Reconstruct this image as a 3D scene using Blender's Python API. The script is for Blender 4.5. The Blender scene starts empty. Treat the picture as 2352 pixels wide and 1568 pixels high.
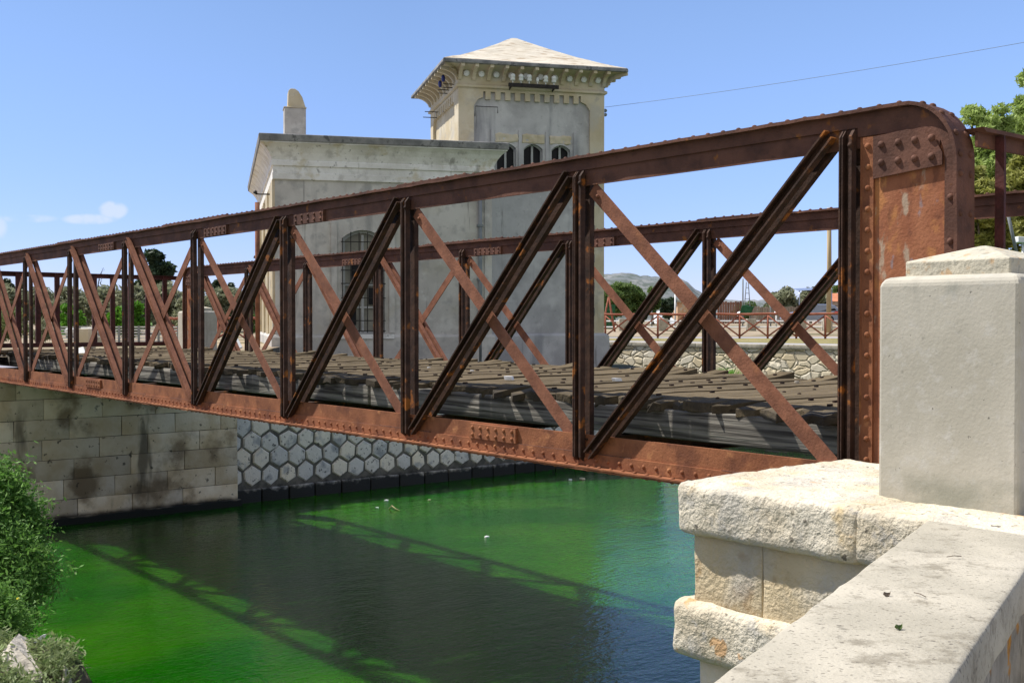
import bpy, bmesh, math, random
import numpy as np
from mathutils import Vector, Matrix, noise as mnoise

random.seed(7)
rng = np.random.default_rng(7)
SC = bpy.context.scene
COL = SC.collection
R = math.radians

# ------------------------------------------------------------------ frames (eye at the origin, z up, +Y forward)
F, CX, HY = 2600.0, 1176.0, 738.0
SN, CS = 0.6299, 0.7767
WATER = -3.86


def B(p, s, z):                 # bridge frame: p across the bridge, s along it
    return (p * CS - s * SN, p * SN + s * CS, z)


PH = R(14.5)
E1 = (math.cos(PH), math.sin(PH))
E2 = (-math.sin(PH), math.cos(PH))
C0 = (-6.17, 29.5)


def H(t, q, z):                 # house frame: t along the front, q into the depth
    return (C0[0] + t * E1[0] + q * E2[0], C0[1] + t * E1[1] + q * E2[1], z)


def Wd(x, y, z):
    return (x, y, z)


def at(x, y, Y):                # a direction measured in the photo, at a chosen real distance
    return ((x - CX) / F * Y, Y, (HY - y) / F * Y)


L = 2.27


def SK(k):
    return L * (k + 1.687)


def fade(a, b, x):
    t = min(1, max(0, (x - a) / (b - a)))
    return t * t * (3 - 2 * t)


def gz(y):
    return -0.72 + 0.55 * fade(52, 90, y)


# ------------------------------------------------------------------ mesh helper
ORG = {}


class MB:
    def __init__(self):
        self.v, self.f, self.sm, self.mi = [], [], [], []

    def add(self, vs, fs, smooth=False, mi=0):
        n = len(self.v)
        self.v += [tuple(x) for x in vs]
        for f in fs:
            self.f.append([i + n for i in f])
            self.sm.append(smooth)
            self.mi.append(mi)

    def hexa(self, p, mi=0):
        self.add(p, [(0, 3, 2, 1), (4, 5, 6, 7), (0, 1, 5, 4), (1, 2, 6, 5), (2, 3, 7, 6), (3, 0, 4, 7)], False, mi)

    def box(self, T, a0, a1, b0, b1, c0, c1, mi=0):
        self.hexa([T(a0, b0, c0), T(a1, b0, c0), T(a1, b1, c0), T(a0, b1, c0), T(a0, b0, c1), T(a1, b0, c1), T(a1, b1, c1), T(a0, b1, c1)], mi)

    def gbox(self, T, a0, a1, b0, b1, c0, c1, r=0.02, step=0.1, amp=0.0, fr=3.0, fn=None, mi=0, smooth=True, tilt=None):
        """rounded, roughened block"""
        lo, hi = (a0, b0, c0), (a1, b1, c1)
        ns = [max(1, int(round((hi[i] - lo[i]) / step))) for i in range(3)]
        ax = []
        for i in range(3):
            d = hi[i] - lo[i]
            rr = min(r, d * .49)
            xs = [lo[i], lo[i] + rr * .3, lo[i] + rr] + [lo[i] + rr + (d - 2 * rr) * k / ns[i] for k in range(1, ns[i])] + [hi[i] - rr, hi[i] - rr * .3, hi[i]]
            ax.append(xs)
        idx, vs, fs = {}, [], []

        def V(i, j, k):
            key = (i, j, k)
            if key in idx:
                return idx[key]
            q = Vector((ax[0][i], ax[1][j], ax[2][k]))
            inn = Vector([min(max(q[m], lo[m] + min(r, (hi[m] - lo[m]) * .49)), hi[m] - min(r, (hi[m] - lo[m]) * .49)) for m in range(3)])
            d = q - inn
            if d.length > 1e-9:
                d.normalize()
            q = inn + d * r
            if amp:
                w = Vector(T(*q)) * fr
                a = amp * (fn(q) if fn else 1)
                q = q + d * (a * (mnoise.noise(w) + .5 * mnoise.noise(w * 2.7))) + Vector((0, 0, 1)) * (a * .5 * mnoise.noise(w * .7))
            if tilt:
                q = tilt(q)
            idx[key] = len(vs)
            vs.append(T(*q))
            return idx[key]
        nx, ny, nz = len(ax[0]), len(ax[1]), len(ax[2])
        for (u, v, w, nu, nv, nw) in ((0, 1, 2, nx, ny, nz), (1, 2, 0, ny, nz, nx), (2, 0, 1, nz, nx, ny)):
            for i in range(nu - 1):
                for j in range(nv - 1):
                    for k in (0, nw - 1):
                        def P(a, b):
                            z = [0, 0, 0]
                            z[u], z[v], z[w] = a, b, k
                            return V(*z)
                        q = [P(i, j), P(i + 1, j), P(i + 1, j + 1), P(i, j + 1)]
                        fs.append(q if k else q[::-1])
        self.add(vs, fs, smooth, mi)

    def frame(self, c, ax, ay, az, mi=0):
        """box from a centre and three half-axis vectors"""
        c, ax, ay, az = map(Vector, (c, ax, ay, az))
        self.hexa([c - ax - ay - az, c + ax - ay - az, c + ax + ay - az, c - ax + ay - az, c - ax - ay + az, c + ax - ay + az, c + ax + ay + az, c - ax + ay + az], mi)

    def bar(self, p0, p1, w, d, side, mi=0):
        p0, p1, side = Vector(p0), Vector(p1), Vector(side)
        ax = (p1 - p0)
        x = ax.normalized()
        y = (side - x * side.dot(x)).normalized()
        z = x.cross(y)
        self.frame((p0 + p1) / 2, ax / 2, y * (w / 2), z * (d / 2), mi)

    def tube(self, pts, rad, n=8, mi=0, cap=True):
        pts = [Vector(p) for p in pts]
        rad = rad if isinstance(rad, (list, tuple)) else [rad] * len(pts)
        vs, fs = [], []
        up = Vector((0.31, 0.17, 0.93))
        for i, p in enumerate(pts):
            t = (pts[min(i + 1, len(pts) - 1)] - pts[max(i - 1, 0)]).normalized()
            x = t.cross(up)
            if x.length < .05:
                x = t.cross(Vector((1, 0, 0)))
            x.normalize()
            y = t.cross(x)
            for k in range(n):
                a = 2 * math.pi * k / n
                vs.append(p + (x * math.cos(a) + y * math.sin(a)) * rad[i])
        for i in range(len(pts) - 1):
            for k in range(n):
                fs.append((i * n + k, i * n + (k + 1) % n, (i + 1) * n + (k + 1) % n, (i + 1) * n + k))
        if cap:
            fs += [tuple(range(n))[::-1], tuple(range((len(pts) - 1) * n, len(pts) * n))]
        self.add(vs, fs, True, mi)

    def dome(self, c, nrm, r, n=8, k=.75, mi=0):
        c, z = Vector(c), Vector(nrm).normalized()
        x = z.cross(Vector((.3, .2, .9)))
        if x.length < .05:
            x = z.cross(Vector((1, 0, 0)))
        x.normalize()
        y = z.cross(x)
        vs, fs = [], []
        for j, (rr, h) in enumerate(((1, -.1), (.95, .35), (.6, .8))):
            for i in range(n):
                a = 2 * math.pi * i / n
                vs.append(c + (x * math.cos(a) + y * math.sin(a)) * (r * rr) + z * (r * h * k))
        vs.append(c + z * r * k)
        for j in range(2):
            for i in range(n):
                fs.append((j * n + i, j * n + (i + 1) % n, (j + 1) * n + (i + 1) % n, (j + 1) * n + i))
        for i in range(n):
            fs.append((2 * n + i, 2 * n + (i + 1) % n, 3 * n))
        self.add(vs, fs, True, mi)

    def prism(self, poly, vec, mi=0, smooth=False):
        n = len(poly)
        vec = Vector(vec)
        vs = [Vector(p) for p in poly] + [Vector(p) + vec for p in poly]
        fs = [tuple(range(n))[::-1], tuple(range(n, 2 * n))] + [(i, (i + 1) % n, n + (i + 1) % n, n + i) for i in range(n)]
        self.add(vs, fs, smooth, mi)

    def loft(self, T, a0, a1, b0, b1, rings, cap=True, mi=0, sub=1):
        """rectangular rings (outset, z) stacked"""
        vs, fs = [], []
        m = 4 * sub
        for o, z in rings:
            cs = [(a0 - o, b0 - o), (a1 + o, b0 - o), (a1 + o, b1 + o), (a0 - o, b1 + o)]
            for i in range(4):
                c, d = cs[i], cs[(i + 1) % 4]
                for k in range(sub):
                    f = k / sub
                    vs.append(T(c[0] + (d[0] - c[0]) * f, c[1] + (d[1] - c[1]) * f, z))
        for j in range(len(rings) - 1):
            for i in range(m):
                fs.append((j * m + i, j * m + (i + 1) % m, (j + 1) * m + (i + 1) % m, (j + 1) * m + i))
        if cap:
            fs += [tuple(range(m))[::-1], tuple(range((len(rings) - 1) * m, len(rings) * m))]
        self.add(vs, fs, False, mi)

    def build(self, name, mat, parent=None, fix=True, bevel=0):
        mats = mat if isinstance(mat, (list, tuple)) else [mat]
        if parent is None:
            xs = np.array(self.v)
            lo, hi = xs.min(0), xs.max(0)
            org = Vector(((lo[0] + hi[0]) / 2, (lo[1] + hi[1]) / 2, lo[2]))
        else:
            org = ORG[parent.name]
        me = bpy.data.meshes.new(name)
        ar = np.array(self.v) - np.array(org)
        me.from_pydata(ar.tolist(), [], self.f)
        for m in mats:
            me.materials.append(m)
        me.polygons.foreach_set('use_smooth', self.sm)
        if len(mats) > 1:
            me.polygons.foreach_set('material_index', self.mi)
        if fix:
            bm = bmesh.new()
            bm.from_mesh(me)
            bmesh.ops.recalc_face_normals(bm, faces=bm.faces)
            bm.to_mesh(me)
            bm.free()
        me.update()
        o = bpy.data.objects.new(name, me)
        COL.objects.link(o)
        if parent is None:
            o.location = org
        else:
            o.parent = parent
        ORG[o.name] = org
        if bevel:
            md = o.modifiers.new('edge', 'BEVEL')
            md.width = bevel
            md.segments = 2
            md.limit_method = 'ANGLE'
        return o


def tag(o, label, cat, group=None, kind=None):
    if label:
        o['label'] = label
    if cat:
        o['category'] = cat
    if group:
        o['group'] = group
    if kind:
        o['kind'] = kind
    return o


def empty(name, loc, label, cat, group=None):
    o = bpy.data.objects.new(name, None)
    COL.objects.link(o)
    o.location = loc
    o.empty_display_size = .3
    ORG[o.name] = Vector(loc)
    return tag(o, label, cat, group)


def copy_tree(o, loc, label=None):
    c = o.copy()
    COL.objects.link(c)
    c.location = loc
    if label:
        c['label'] = label
    for ch in list(o.children):
        d = ch.copy()
        COL.objects.link(d)
        d.parent = c
        for g in list(ch.children):
            e = g.copy()
            COL.objects.link(e)
            e.parent = d
    return c


def structure(o):
    o['kind'] = 'structure'
    return o


# ------------------------------------------------------------------ materials
class NT:
    def __init__(self, nt):
        self.nt = nt
        self.pos = None

    def n(self, t, **k):
        x = self.nt.nodes.new(t)
        for a, b in k.items():
            setattr(x, a, b)
        return x

    def l(self, a, b):
        self.nt.links.new(a, b)

    def math(self, op, a, b=None, c=None, clamp=False):
        m = self.n('ShaderNodeMath', operation=op)
        m.use_clamp = clamp
        for i, v in enumerate((a, b, c)):
            if v is None:
                continue
            if isinstance(v, (int, float)):
                m.inputs[i].default_value = v
            else:
                self.l(v, m.inputs[i])
        return m.outputs[0]

    def position(self):
        if self.pos is None:
            self.pos = self.n('ShaderNodeNewGeometry').outputs['Position']
        return self.pos

    def coord(self, co):
        k, sx, sy, sz = co
        if k == 'w':
            m = self.n('ShaderNodeMapping')
            self.l(self.position(), m.inputs['Vector'])
            m.inputs['Scale'].default_value = (sx, sy, sz)
            return m.outputs[0]
        a, b = ((CS, SN, 0), (-SN, CS, 0)) if k == 'b' else ((E1[0], E1[1], 0), (E2[0], E2[1], 0))
        outs = []
        for vec, s in ((a, sx), (b, sy), ((0, 0, 1), sz)):
            d = self.n('ShaderNodeVectorMath', operation='DOT_PRODUCT')
            self.l(self.position(), d.inputs[0])
            d.inputs[1].default_value = tuple(c * s for c in vec)
            outs.append(d.outputs['Value'])
        cb = self.n('ShaderNodeCombineXYZ')
        for i in range(3):
            self.l(outs[i], cb.inputs[i])
        return cb.outputs[0]

    def noise(self, co, scale, detail=4, rough=.55, dist=0):
        t = self.n('ShaderNodeTexNoise')
        self.l(self.coord(co), t.inputs['Vector'])
        t.inputs['Scale'].default_value = scale
        t.inputs['Detail'].default_value = detail
        t.inputs['Roughness'].default_value = rough
        t.inputs['Distortion'].default_value = dist
        return t.outputs['Fac']

    def remap(self, v, lo, hi, a=0.0, b=1.0):
        m = self.n('ShaderNodeMapRange')
        m.interpolation_type = 'SMOOTHSTEP'
        self.l(v, m.inputs['Value'])
        for i, x in zip(('From Min', 'From Max', 'To Min', 'To Max'), (lo, hi, a, b)):
            m.inputs[i].default_value = x
        return m.outputs['Result']

    def mix(self, fac, a, b):
        m = self.n('ShaderNodeMix', data_type='RGBA')
        if isinstance(fac, (int, float)):
            m.inputs['Factor'].default_value = fac
        else:
            self.l(fac, m.inputs['Factor'])
        for s, v in ((m.inputs['A'], a), (m.inputs['B'], b)):
            if isinstance(v, tuple):
                s.default_value = (*v, 1)
            else:
                self.l(v, s)
        return m.outputs['Result']


WW = ('w', 1, 1, 1)


def mat(name, c1, c2, scale=2.0, co=WW, layers=(), rough=.85, bump=(), island=0.0, spec=.25, metal=0.0, detail=5, lo=.35, hi=.65, trans=0.0, isl=None, ends=None):
    m = bpy.data.materials.new(name)
    m.use_nodes = True
    m.node_tree.nodes.clear()
    t = NT(m.node_tree)
    out = t.n('ShaderNodeOutputMaterial')
    p = t.n('ShaderNodeBsdfPrincipled')
    col = t.mix(t.remap(t.noise(co, scale, detail), lo, hi), c1, c2)
    rnd = None
    if island or isl:
        rnd = t.n('ShaderNodeNewGeometry').outputs['Random Per Island']
    if isl:
        col = t.mix(rnd, col, isl)
    for ly in layers:
        n = t.noise(ly.get('co', co), ly['s'], ly.get('d', 4), ly.get('r', .55), ly.get('dist', 0))
        f = t.remap(n, ly['lo'], ly['hi'], 0, ly.get('k', 1))
        if 'z' in ly:               # a stain that keeps to a band of heights (damp foot of a wall, tide line)
            z0, z1 = ly['z']
            sep = t.n('ShaderNodeSeparateXYZ')
            t.l(t.position(), sep.inputs[0])
            zz = t.math('ADD', sep.outputs['Z'], t.math('MULTIPLY', t.math('SUBTRACT', n, .5), ly.get('zn', .3)))
            fz = t.remap(zz, z0, z1, 1, 0) if z0 < z1 else t.remap(zz, z1, z0, 0, 1)
            f = t.math('MULTIPLY', fz, ly.get('k', 1)) if ly.get('zonly') else t.math('MULTIPLY', fz, f)
        col = t.mix(f, col, ly['c'])
    if ends:                        # near plank ends: weathered end grain, with the deck-edge shadow painted in
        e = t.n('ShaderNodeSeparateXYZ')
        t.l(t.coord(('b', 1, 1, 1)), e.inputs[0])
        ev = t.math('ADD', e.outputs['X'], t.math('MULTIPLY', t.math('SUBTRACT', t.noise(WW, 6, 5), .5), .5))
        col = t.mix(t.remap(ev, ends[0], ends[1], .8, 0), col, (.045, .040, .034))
    if island:
        v = t.math('ADD', t.math('MULTIPLY', rnd, island), 1 - island / 2)
        h = t.n('ShaderNodeHueSaturation')
        t.l(col, h.inputs['Color'])
        t.l(v, h.inputs['Value'])
        col = h.outputs[0]
    t.l(col, p.inputs['Base Color'])
    p.inputs['Roughness'].default_value = rough
    p.inputs['Specular IOR Level'].default_value = spec
    p.inputs['Metallic'].default_value = metal
    prev = None
    for (bco, bs, strength, dist, bd) in bump:
        b = t.n('ShaderNodeBump')
        b.inputs['Strength'].default_value = strength
        b.inputs['Distance'].default_value = dist
        t.l(t.noise(bco, bs, bd), b.inputs['Height'])
        if prev:
            t.l(prev, b.inputs['Normal'])
        prev = b.outputs[0]
    if prev:
        t.l(prev, p.inputs['Normal'])
    if trans:
        tr = t.n('ShaderNodeBsdfTranslucent')
        t.l(col, tr.inputs['Color'])
        mx = t.n('ShaderNodeMixShader')
        mx.inputs[0].default_value = trans
        t.l(p.outputs[0], mx.inputs[1])
        t.l(tr.outputs[0], mx.inputs[2])
        t.l(mx.outputs[0], out.inputs[0])
    else:
        t.l(p.outputs[0], out.inputs[0])
    return m


RB = [(WW, 60, .35, .01, 4), (WW, 9, .25, .02, 3)]
M_RUST_SHADED = mat('rust_shaded', (.034, .017, .011), (.070, .034, .021), 7, layers=[
    dict(c=(.34, .115, .02), s=6, lo=.60, hi=.68, k=.9, d=7), dict(c=(.02, .011, .008), s=16, lo=.5, hi=.68, k=.6)], bump=RB, rough=.8)  # shade painted into the near-black base; orange patches are rust
M_RUST_TIE = mat('rust_tie', (.165, .066, .037), (.25, .103, .058), 5, layers=[
    dict(c=(.13, .052, .032), s=14, lo=.52, hi=.72, k=.55), dict(c=(.34, .14, .06), s=3, lo=.62, hi=.74, k=.5)], bump=RB, rough=.82)
M_RUST_TOP = mat('rust_top', (.082, .037, .025), (.14, .062, .040), 4, layers=[
    dict(c=(.30, .11, .02), s=6, lo=.64, hi=.72, k=.8), dict(c=(.06, .03, .022), s=11, lo=.55, hi=.7, k=.5)], bump=RB, rough=.8)
M_RUST_BOT = mat('rust_bottom', (.20, .074, .034), (.29, .112, .05), 4, layers=[
    dict(c=(.43, .19, .08), s=9, lo=.58, hi=.72, k=.7), dict(c=(.13, .048, .026), s=5, lo=.50, hi=.68, k=.8, d=7)], bump=RB, rough=.85)
M_RUST_PLATE = mat('rust_plate', (.25, .088, .042), (.33, .130, .064), 5, co=('w', 1, 1, .6), layers=[
    dict(c=(.44, .19, .065), s=9, lo=.53, hi=.66, k=.7), dict(c=(.15, .055, .03), s=13, lo=.53, hi=.68, k=.7),
    dict(c=(.42, .36, .27), s=7.3, lo=.58, hi=.66, k=.65, co=('w', 1.3, 1.3, .5), d=6), dict(c=(.24, .23, .26), s=9.1, lo=.62, hi=.69, k=.6, co=('w', 1.2, 1.2, .55), d=6)], bump=RB, rough=.85)
M_GATE = mat('gate_paint', (.055, .018, .016), (.095, .028, .024), 8, layers=[dict(c=(.05, .02, .014), s=14, lo=.5, hi=.7)], bump=RB, rough=.7)
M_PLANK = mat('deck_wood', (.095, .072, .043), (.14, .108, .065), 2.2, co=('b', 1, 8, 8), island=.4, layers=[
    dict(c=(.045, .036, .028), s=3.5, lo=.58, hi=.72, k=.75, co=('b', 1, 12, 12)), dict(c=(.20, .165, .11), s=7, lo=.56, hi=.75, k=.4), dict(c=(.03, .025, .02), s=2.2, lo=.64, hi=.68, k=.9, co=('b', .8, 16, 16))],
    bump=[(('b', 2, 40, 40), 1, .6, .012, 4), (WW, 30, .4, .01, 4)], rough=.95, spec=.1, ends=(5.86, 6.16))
M_BEAM = mat('beam_wood', (.07, .064, .056), (.27, .25, .215), 1.0, co=('b', 20, .8, 26), island=.2, layers=[
    dict(c=(.04, .036, .034), s=1.2, lo=.56, hi=.66, k=.9, co=('b', 20, .9, 26))], bump=[(('b', 30, 1, 34), 1, .8, .02, 3)], rough=.95, spec=.1)
M_BOLT = mat('bolt_iron', (.02, .014, .012), (.05, .028, .02), 30)
M_CONC = mat('pillar_render', (.40, .37, .30), (.47, .435, .36), 2.2, layers=[
    dict(c=(.50, .475, .42), s=11, lo=.52, hi=.66, k=.6, d=8, r=.7), dict(c=(.27, .255, .21), s=16, lo=.62, hi=.70, k=.6, d=8, r=.7), dict(c=(.30, .285, .235), s=2.2, lo=.56, hi=.70, k=.6, co=('w', 2.2, 2.2, .4)), dict(c=(.10, .095, .08), s=48, lo=.70, hi=.73, k=.8),
    dict(c=(.24, .235, .185), s=5, lo=.30, hi=.6, k=.8, z=(-.70, -.60), zn=.18), dict(c=(.30, .29, .26), s=1.7, lo=.58, hi=.75, k=.5),
    dict(c=(.26, .26, .22), s=9, lo=.5, hi=.7, k=.6, z=(.17, .09), zn=.1)],
    bump=[(WW, 70, .28, .006, 5), (WW, 14, .15, .010, 4)], rough=.9)
M_CONCCAP = mat('pillar_cap_stone', (.42, .39, .31), (.55, .50, .39), 6, layers=[
    dict(c=(.44, .25, .10), s=17, lo=.56, hi=.68, k=.6, d=8), dict(c=(.25, .25, .21), s=24, lo=.55, hi=.7, k=.7)], bump=[(WW, 45, .6, .012, 5)], rough=.95)
M_LIME = mat('limestone', (.54, .465, .34), (.65, .59, .475), 3, layers=[
    dict(c=(.36, .35, .33), s=9, lo=.54, hi=.66, k=.7, d=9, r=.72), dict(c=(.10, .085, .065), s=15, lo=.66, hi=.70, k=.85, d=6), dict(c=(.58, .42, .20), s=5, lo=.60, hi=.70, k=.6, d=8),
    dict(c=(.42, .40, .36), s=4, lo=.5, hi=.66, k=.6), dict(c=(.66, .50, .27), s=2.3, lo=.57, hi=.7, k=.5),
    dict(c=(.16, .14, .11), s=26, lo=.63, hi=.70, k=.8), dict(c=(.55, .26, .06), s=7, lo=.66, hi=.71, k=.6)],
    bump=[(WW, 26, .75, .03, 6), (WW, 75, .5, .012, 4)], rough=.95)
M_LIMEWARM = mat('limestone_warm', (.50, .40, .25), (.58, .48, .32), 3, layers=[
    dict(c=(.28, .16, .055), s=5, lo=.54, hi=.68, k=.8), dict(c=(.46, .43, .37), s=2, lo=.5, hi=.66, k=.7)],
    bump=[(WW, 45, .7, .02, 5)], rough=.95, island=.2)
M_COPING = mat('parapet_cement', (.34, .31, .245), (.44, .40, .32), 3, layers=[
    dict(c=(.20, .175, .13), s=4.6, lo=.52, hi=.64, k=.8, d=10, r=.75), dict(c=(.12, .105, .085), s=60, lo=.60, hi=.66, k=.8, co=('w', 1, 1.6, 1)), dict(c=(.50, .455, .37), s=2, lo=.57, hi=.7, k=.6), dict(c=(.16, .145, .115), s=13, lo=.60, hi=.68, k=.7, d=8, r=.7)],
    bump=[(WW, 85, .45, .008, 4), (WW, 10, .2, .01, 4)], rough=.95)
M_PARAWALL = mat('parapet_render', (.22, .20, .165), (.33, .30, .25), 6, layers=[dict(c=(.5, .22, .02), s=4, lo=.62, hi=.66), dict(c=(.11, .10, .085), s=16, lo=.5, hi=.7, k=.7)],
                bump=[(WW, 40, .6, .015, 5)], rough=.95)
M_ASH = mat('ashlar_stone', (.52, .41, .26), (.66, .57, .43), 1.6, island=.5, layers=[
    dict(c=(.17, .12, .07), s=1.1, lo=.49, hi=.64, k=.85, d=7), dict(c=(.05, .045, .035), s=9, lo=.63, hi=.7, k=.8),
    dict(c=(.06, .05, .035), s=1.2, lo=.60, hi=.70, k=.75, co=('w', 1.4, 1.4, .35), z=(-2.0, -1.3), zn=.2),
    dict(c=(.012, .013, .011), s=3, lo=.2, hi=.3, z=(-3.74, -3.62), zn=.12, zonly=1)], bump=[(WW, 22, .5, .02, 5)], rough=.95)
M_HEX = mat('hex_stone', (.64, .63, .61), (.78, .76, .72), 3, island=.42, isl=(.64, .57, .45), layers=[
    dict(c=(.20, .22, .25), s=3, lo=.5, hi=.66, k=.7), dict(c=(.04, .04, .04), s=14, lo=.60, hi=.68, k=.85),
    dict(c=(.022, .023, .022), s=5, lo=.2, hi=.3, z=(-3.64, -3.46), zn=.3, zonly=1)], bump=[(WW, 25, .6, .02, 5)], rough=.9)
M_MORTAR = mat('mortar', (.085, .082, .072), (.15, .14, .12), 6, layers=[
    dict(c=(.014, .015, .014), s=5, lo=.2, hi=.3, z=(-3.70, -3.50), zn=.35, zonly=1)], bump=[(WW, 40, .5, .02, 4)], rough=.95)
STK = ('w', 1.6, 1.6, .28)
M_PLASTER = mat('plaster_grey', (.42, .395, .365), (.55, .525, .485), 1.1, layers=[
    dict(c=(.13, .125, .12), s=1, lo=.655, hi=.72, k=.55, co=('h', 4.5, 4.5, .3), d=6), dict(c=(.24, .235, .225), s=7, lo=.58, hi=.68, k=.5, d=9, r=.72), dict(c=(.60, .585, .55), s=5.5, lo=.60, hi=.70, k=.6, d=9, r=.72),
    dict(c=(.56, .545, .51), s=2.6, lo=.55, hi=.72, k=.75, d=7), dict(c=(.22, .215, .21), s=1.3, lo=.54, hi=.70, k=.6, co=STK), dict(c=(.28, .275, .265), s=3.2, lo=.52, hi=.66, k=.5, d=7), dict(c=(.42, .38, .28), s=.9, lo=.58, hi=.7, k=.35)],
    bump=[(WW, 14, .3, .02, 5)], rough=.95)
M_PLASTERDK = mat('plaster_blue_grey', (.38, .37, .37), (.51, .50, .495), 1.3, layers=[
    dict(c=(.13, .125, .12), s=1, lo=.655, hi=.72, k=.55, co=('h', 4.5, 4.5, .3), d=6), dict(c=(.24, .235, .225), s=7, lo=.58, hi=.68, k=.5, d=9, r=.72), dict(c=(.60, .585, .55), s=5.5, lo=.60, hi=.70, k=.6, d=9, r=.72),
    dict(c=(.58, .57, .56), s=2.0, lo=.55, hi=.72, k=.7, d=7), dict(c=(.17, .175, .19), s=1.2, lo=.55, hi=.7, k=.55, co=STK)], bump=[(WW, 14, .3, .02, 5)], rough=.95)
M_CREAM = mat('plaster_cream', (.50, .42, .28), (.58, .51, .38), 1.3, layers=[
    dict(c=(.36, .34, .30), s=3.1, lo=.56, hi=.66, k=.6, d=9, r=.7),
    dict(c=(.46, .43, .37), s=1.4, lo=.53, hi=.68, k=.75, d=7), dict(c=(.62, .57, .45), s=3, lo=.56, hi=.7, k=.6), dict(c=(.3, .27, .2), s=2, lo=.62, hi=.74, k=.5, co=STK)],
    bump=[(WW, 14, .25, .02, 5)], rough=.95)
M_CORN = mat('cornice_plaster', (.62, .60, .565), (.76, .745, .72), 2, layers=[
    dict(c=(.42, .405, .385), s=2.4, lo=.52, hi=.64, k=.6, d=9, r=.7), dict(c=(.07, .065, .055), s=1.0, lo=.69, hi=.73, k=.8, co=('h', 3.2, 3.2, .9)),
    dict(c=(.50, .43, .28), s=1.9, lo=.55, hi=.68, k=.65), dict(c=(.14, .135, .12), s=7, lo=.62, hi=.70, k=.6, d=7), dict(c=(.2, .19, .165), s=2.2, lo=.64, hi=.72, k=.6, co=STK)],
    bump=[(WW, 18, .35, .02, 5)], rough=.95)
M_SLAB = mat('cornice_slab', (.15, .15, .15), (.28, .275, .265), 3, layers=[dict(c=(.07, .07, .07), s=6, lo=.55, hi=.68, k=.8)], bump=[(WW, 22, .4, .02, 4)], rough=.95)
M_ROOF = mat('tower_roof', (.50, .45, .36), (.58, .53, .44), 2, layers=[
    dict(c=(.30, .22, .14), s=2.4, lo=.52, hi=.66, k=.85, co=('h', 1.0, 3, 3), d=7), dict(c=(.46, .42, .35), s=8, lo=.58, hi=.7, k=.5)],
    bump=[(('h', 2, 7, 14), 1, .5, .05, 5)], rough=.95)
M_FRAME = mat('window_wood', (.36, .36, .36), (.44, .44, .43), 5)
M_GLASS = mat('window_glass', (.008, .008, .010), (.014, .014, .016), 3, rough=.4, spec=.15)
M_GLASSPALE = mat('window_board', (.20, .19, .165), (.30, .285, .24), 2)
M_IRON = mat('black_iron', (.012, .011, .011), (.03, .024, .02), 12, rough=.6)
M_PORC = mat('porcelain', (.70, .72, .72), (.78, .79, .78), 5, rough=.25, spec=.5)
M_BLUEGL = mat('blue_porcelain', (.02, .03, .14), (.03, .04, .2), 5, rough=.25)
M_PIPE = mat('drain_pipe', (.17, .19, .20), (.23, .24, .25), 4)
M_RUBBLEMAT = None
M_DIRT = mat('bare_earth', (.26, .20, .135), (.34, .275, .19), .35, layers=[
    dict(c=(.115, .105, .045), s=.22, lo=.48, hi=.6, k=.85, d=7), dict(c=(.40, .335, .25), s=1.2, lo=.58, hi=.7, k=.5)], bump=[(WW, 3, .4, .1, 5)], rough=1)
M_DRYGRASS = mat('dry_grass_ground', (.22, .19, .075), (.30, .245, .11), 1.2, layers=[dict(c=(.11, .125, .035), s=1.6, lo=.5, hi=.64, k=.7)], bump=[(WW, 14, .8, .06, 4)], rough=1)
M_BANK = mat('bank_earth', (.07, .06, .04), (.12, .10, .065), 1.5, layers=[dict(c=(.05, .07, .02), s=2, lo=.45, hi=.6)], bump=[(WW, 6, .7, .1, 5)], rough=1)
M_ROAD = mat('gravel_road', (.28, .25, .21), (.36, .32, .27), 4, bump=[(WW, 30, .5, .02, 4)], rough=1)
M_TRUNK = mat('bark', (.10, .075, .055), (.16, .125, .095), 6, bump=[(('w', 1, 1, .3), 14, .6, .03, 4)], rough=.95)


def leafmat(name, a, b, c):
    return mat(name, a, b, 1.2, isl=c, rough=.6, spec=.3, trans=.4)


M_OLIVE = leafmat('olive_leaf', (.16, .175, .09), (.21, .225, .125), (.27, .28, .18))
M_DKLEAF = leafmat('dark_leaf', (.020, .040, .020), (.032, .058, .026), (.045, .07, .035))
M_MIDLEAF = leafmat('mid_leaf', (.07, .125, .03), (.10, .165, .042), (.135, .20, .055))
M_BRTLEAF = leafmat('bright_leaf', (.06, .19, .012), (.09, .25, .02), (.13, .30, .03))
M_EUC = leafmat('eucalyptus_leaf', (.24, .34, .07), (.31, .42, .10), (.38, .47, .16))
M_EUCOL = leafmat('yellow_olive_leaf', (.24, .26, .05), (.31, .32, .07), (.36, .36, .11))
M_SHRUB = leafmat('shrub_leaf', (.06, .16, .018), (.10, .24, .035), (.20, .36, .085))
M_GRASSY = leafmat('sage_leaf', (.13, .20, .055), (.20, .27, .09), (.30, .35, .17))
M_FLOWER = mat('yellow_petal', (.75, .55, .02), (.85, .65, .04), 5)
M_WHITE = mat('white_paint', (.68, .69, .70), (.76, .77, .77), 3)
M_RAILWOOD = mat('stained_timber', (.26, .085, .055), (.34, .13, .085), 4, bump=[(WW, 20, .3, .01, 3)])
M_POLE = mat('pole_timber', (.36, .28, .17), (.44, .35, .22), 3, co=('w', 4, 4, .3))
M_CARPAINT = mat('car_paint', (.26, .29, .37), (.28, .31, .39), 2, rough=.25, spec=.6, metal=.4)
M_TYRE = mat('tyre_rubber', (.012, .012, .012), (.02, .02, .02), 8)
M_RED = mat('red_lens', (.55, .02, .02), (.6, .03, .03), 5, rough=.3)
M_BRICK = mat('patched_brick', (.42, .22, .11), (.55, .36, .22), 2.2, layers=[dict(c=(.5, .46, .38), s=1.6, lo=.52, hi=.62, k=.8)])
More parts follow.
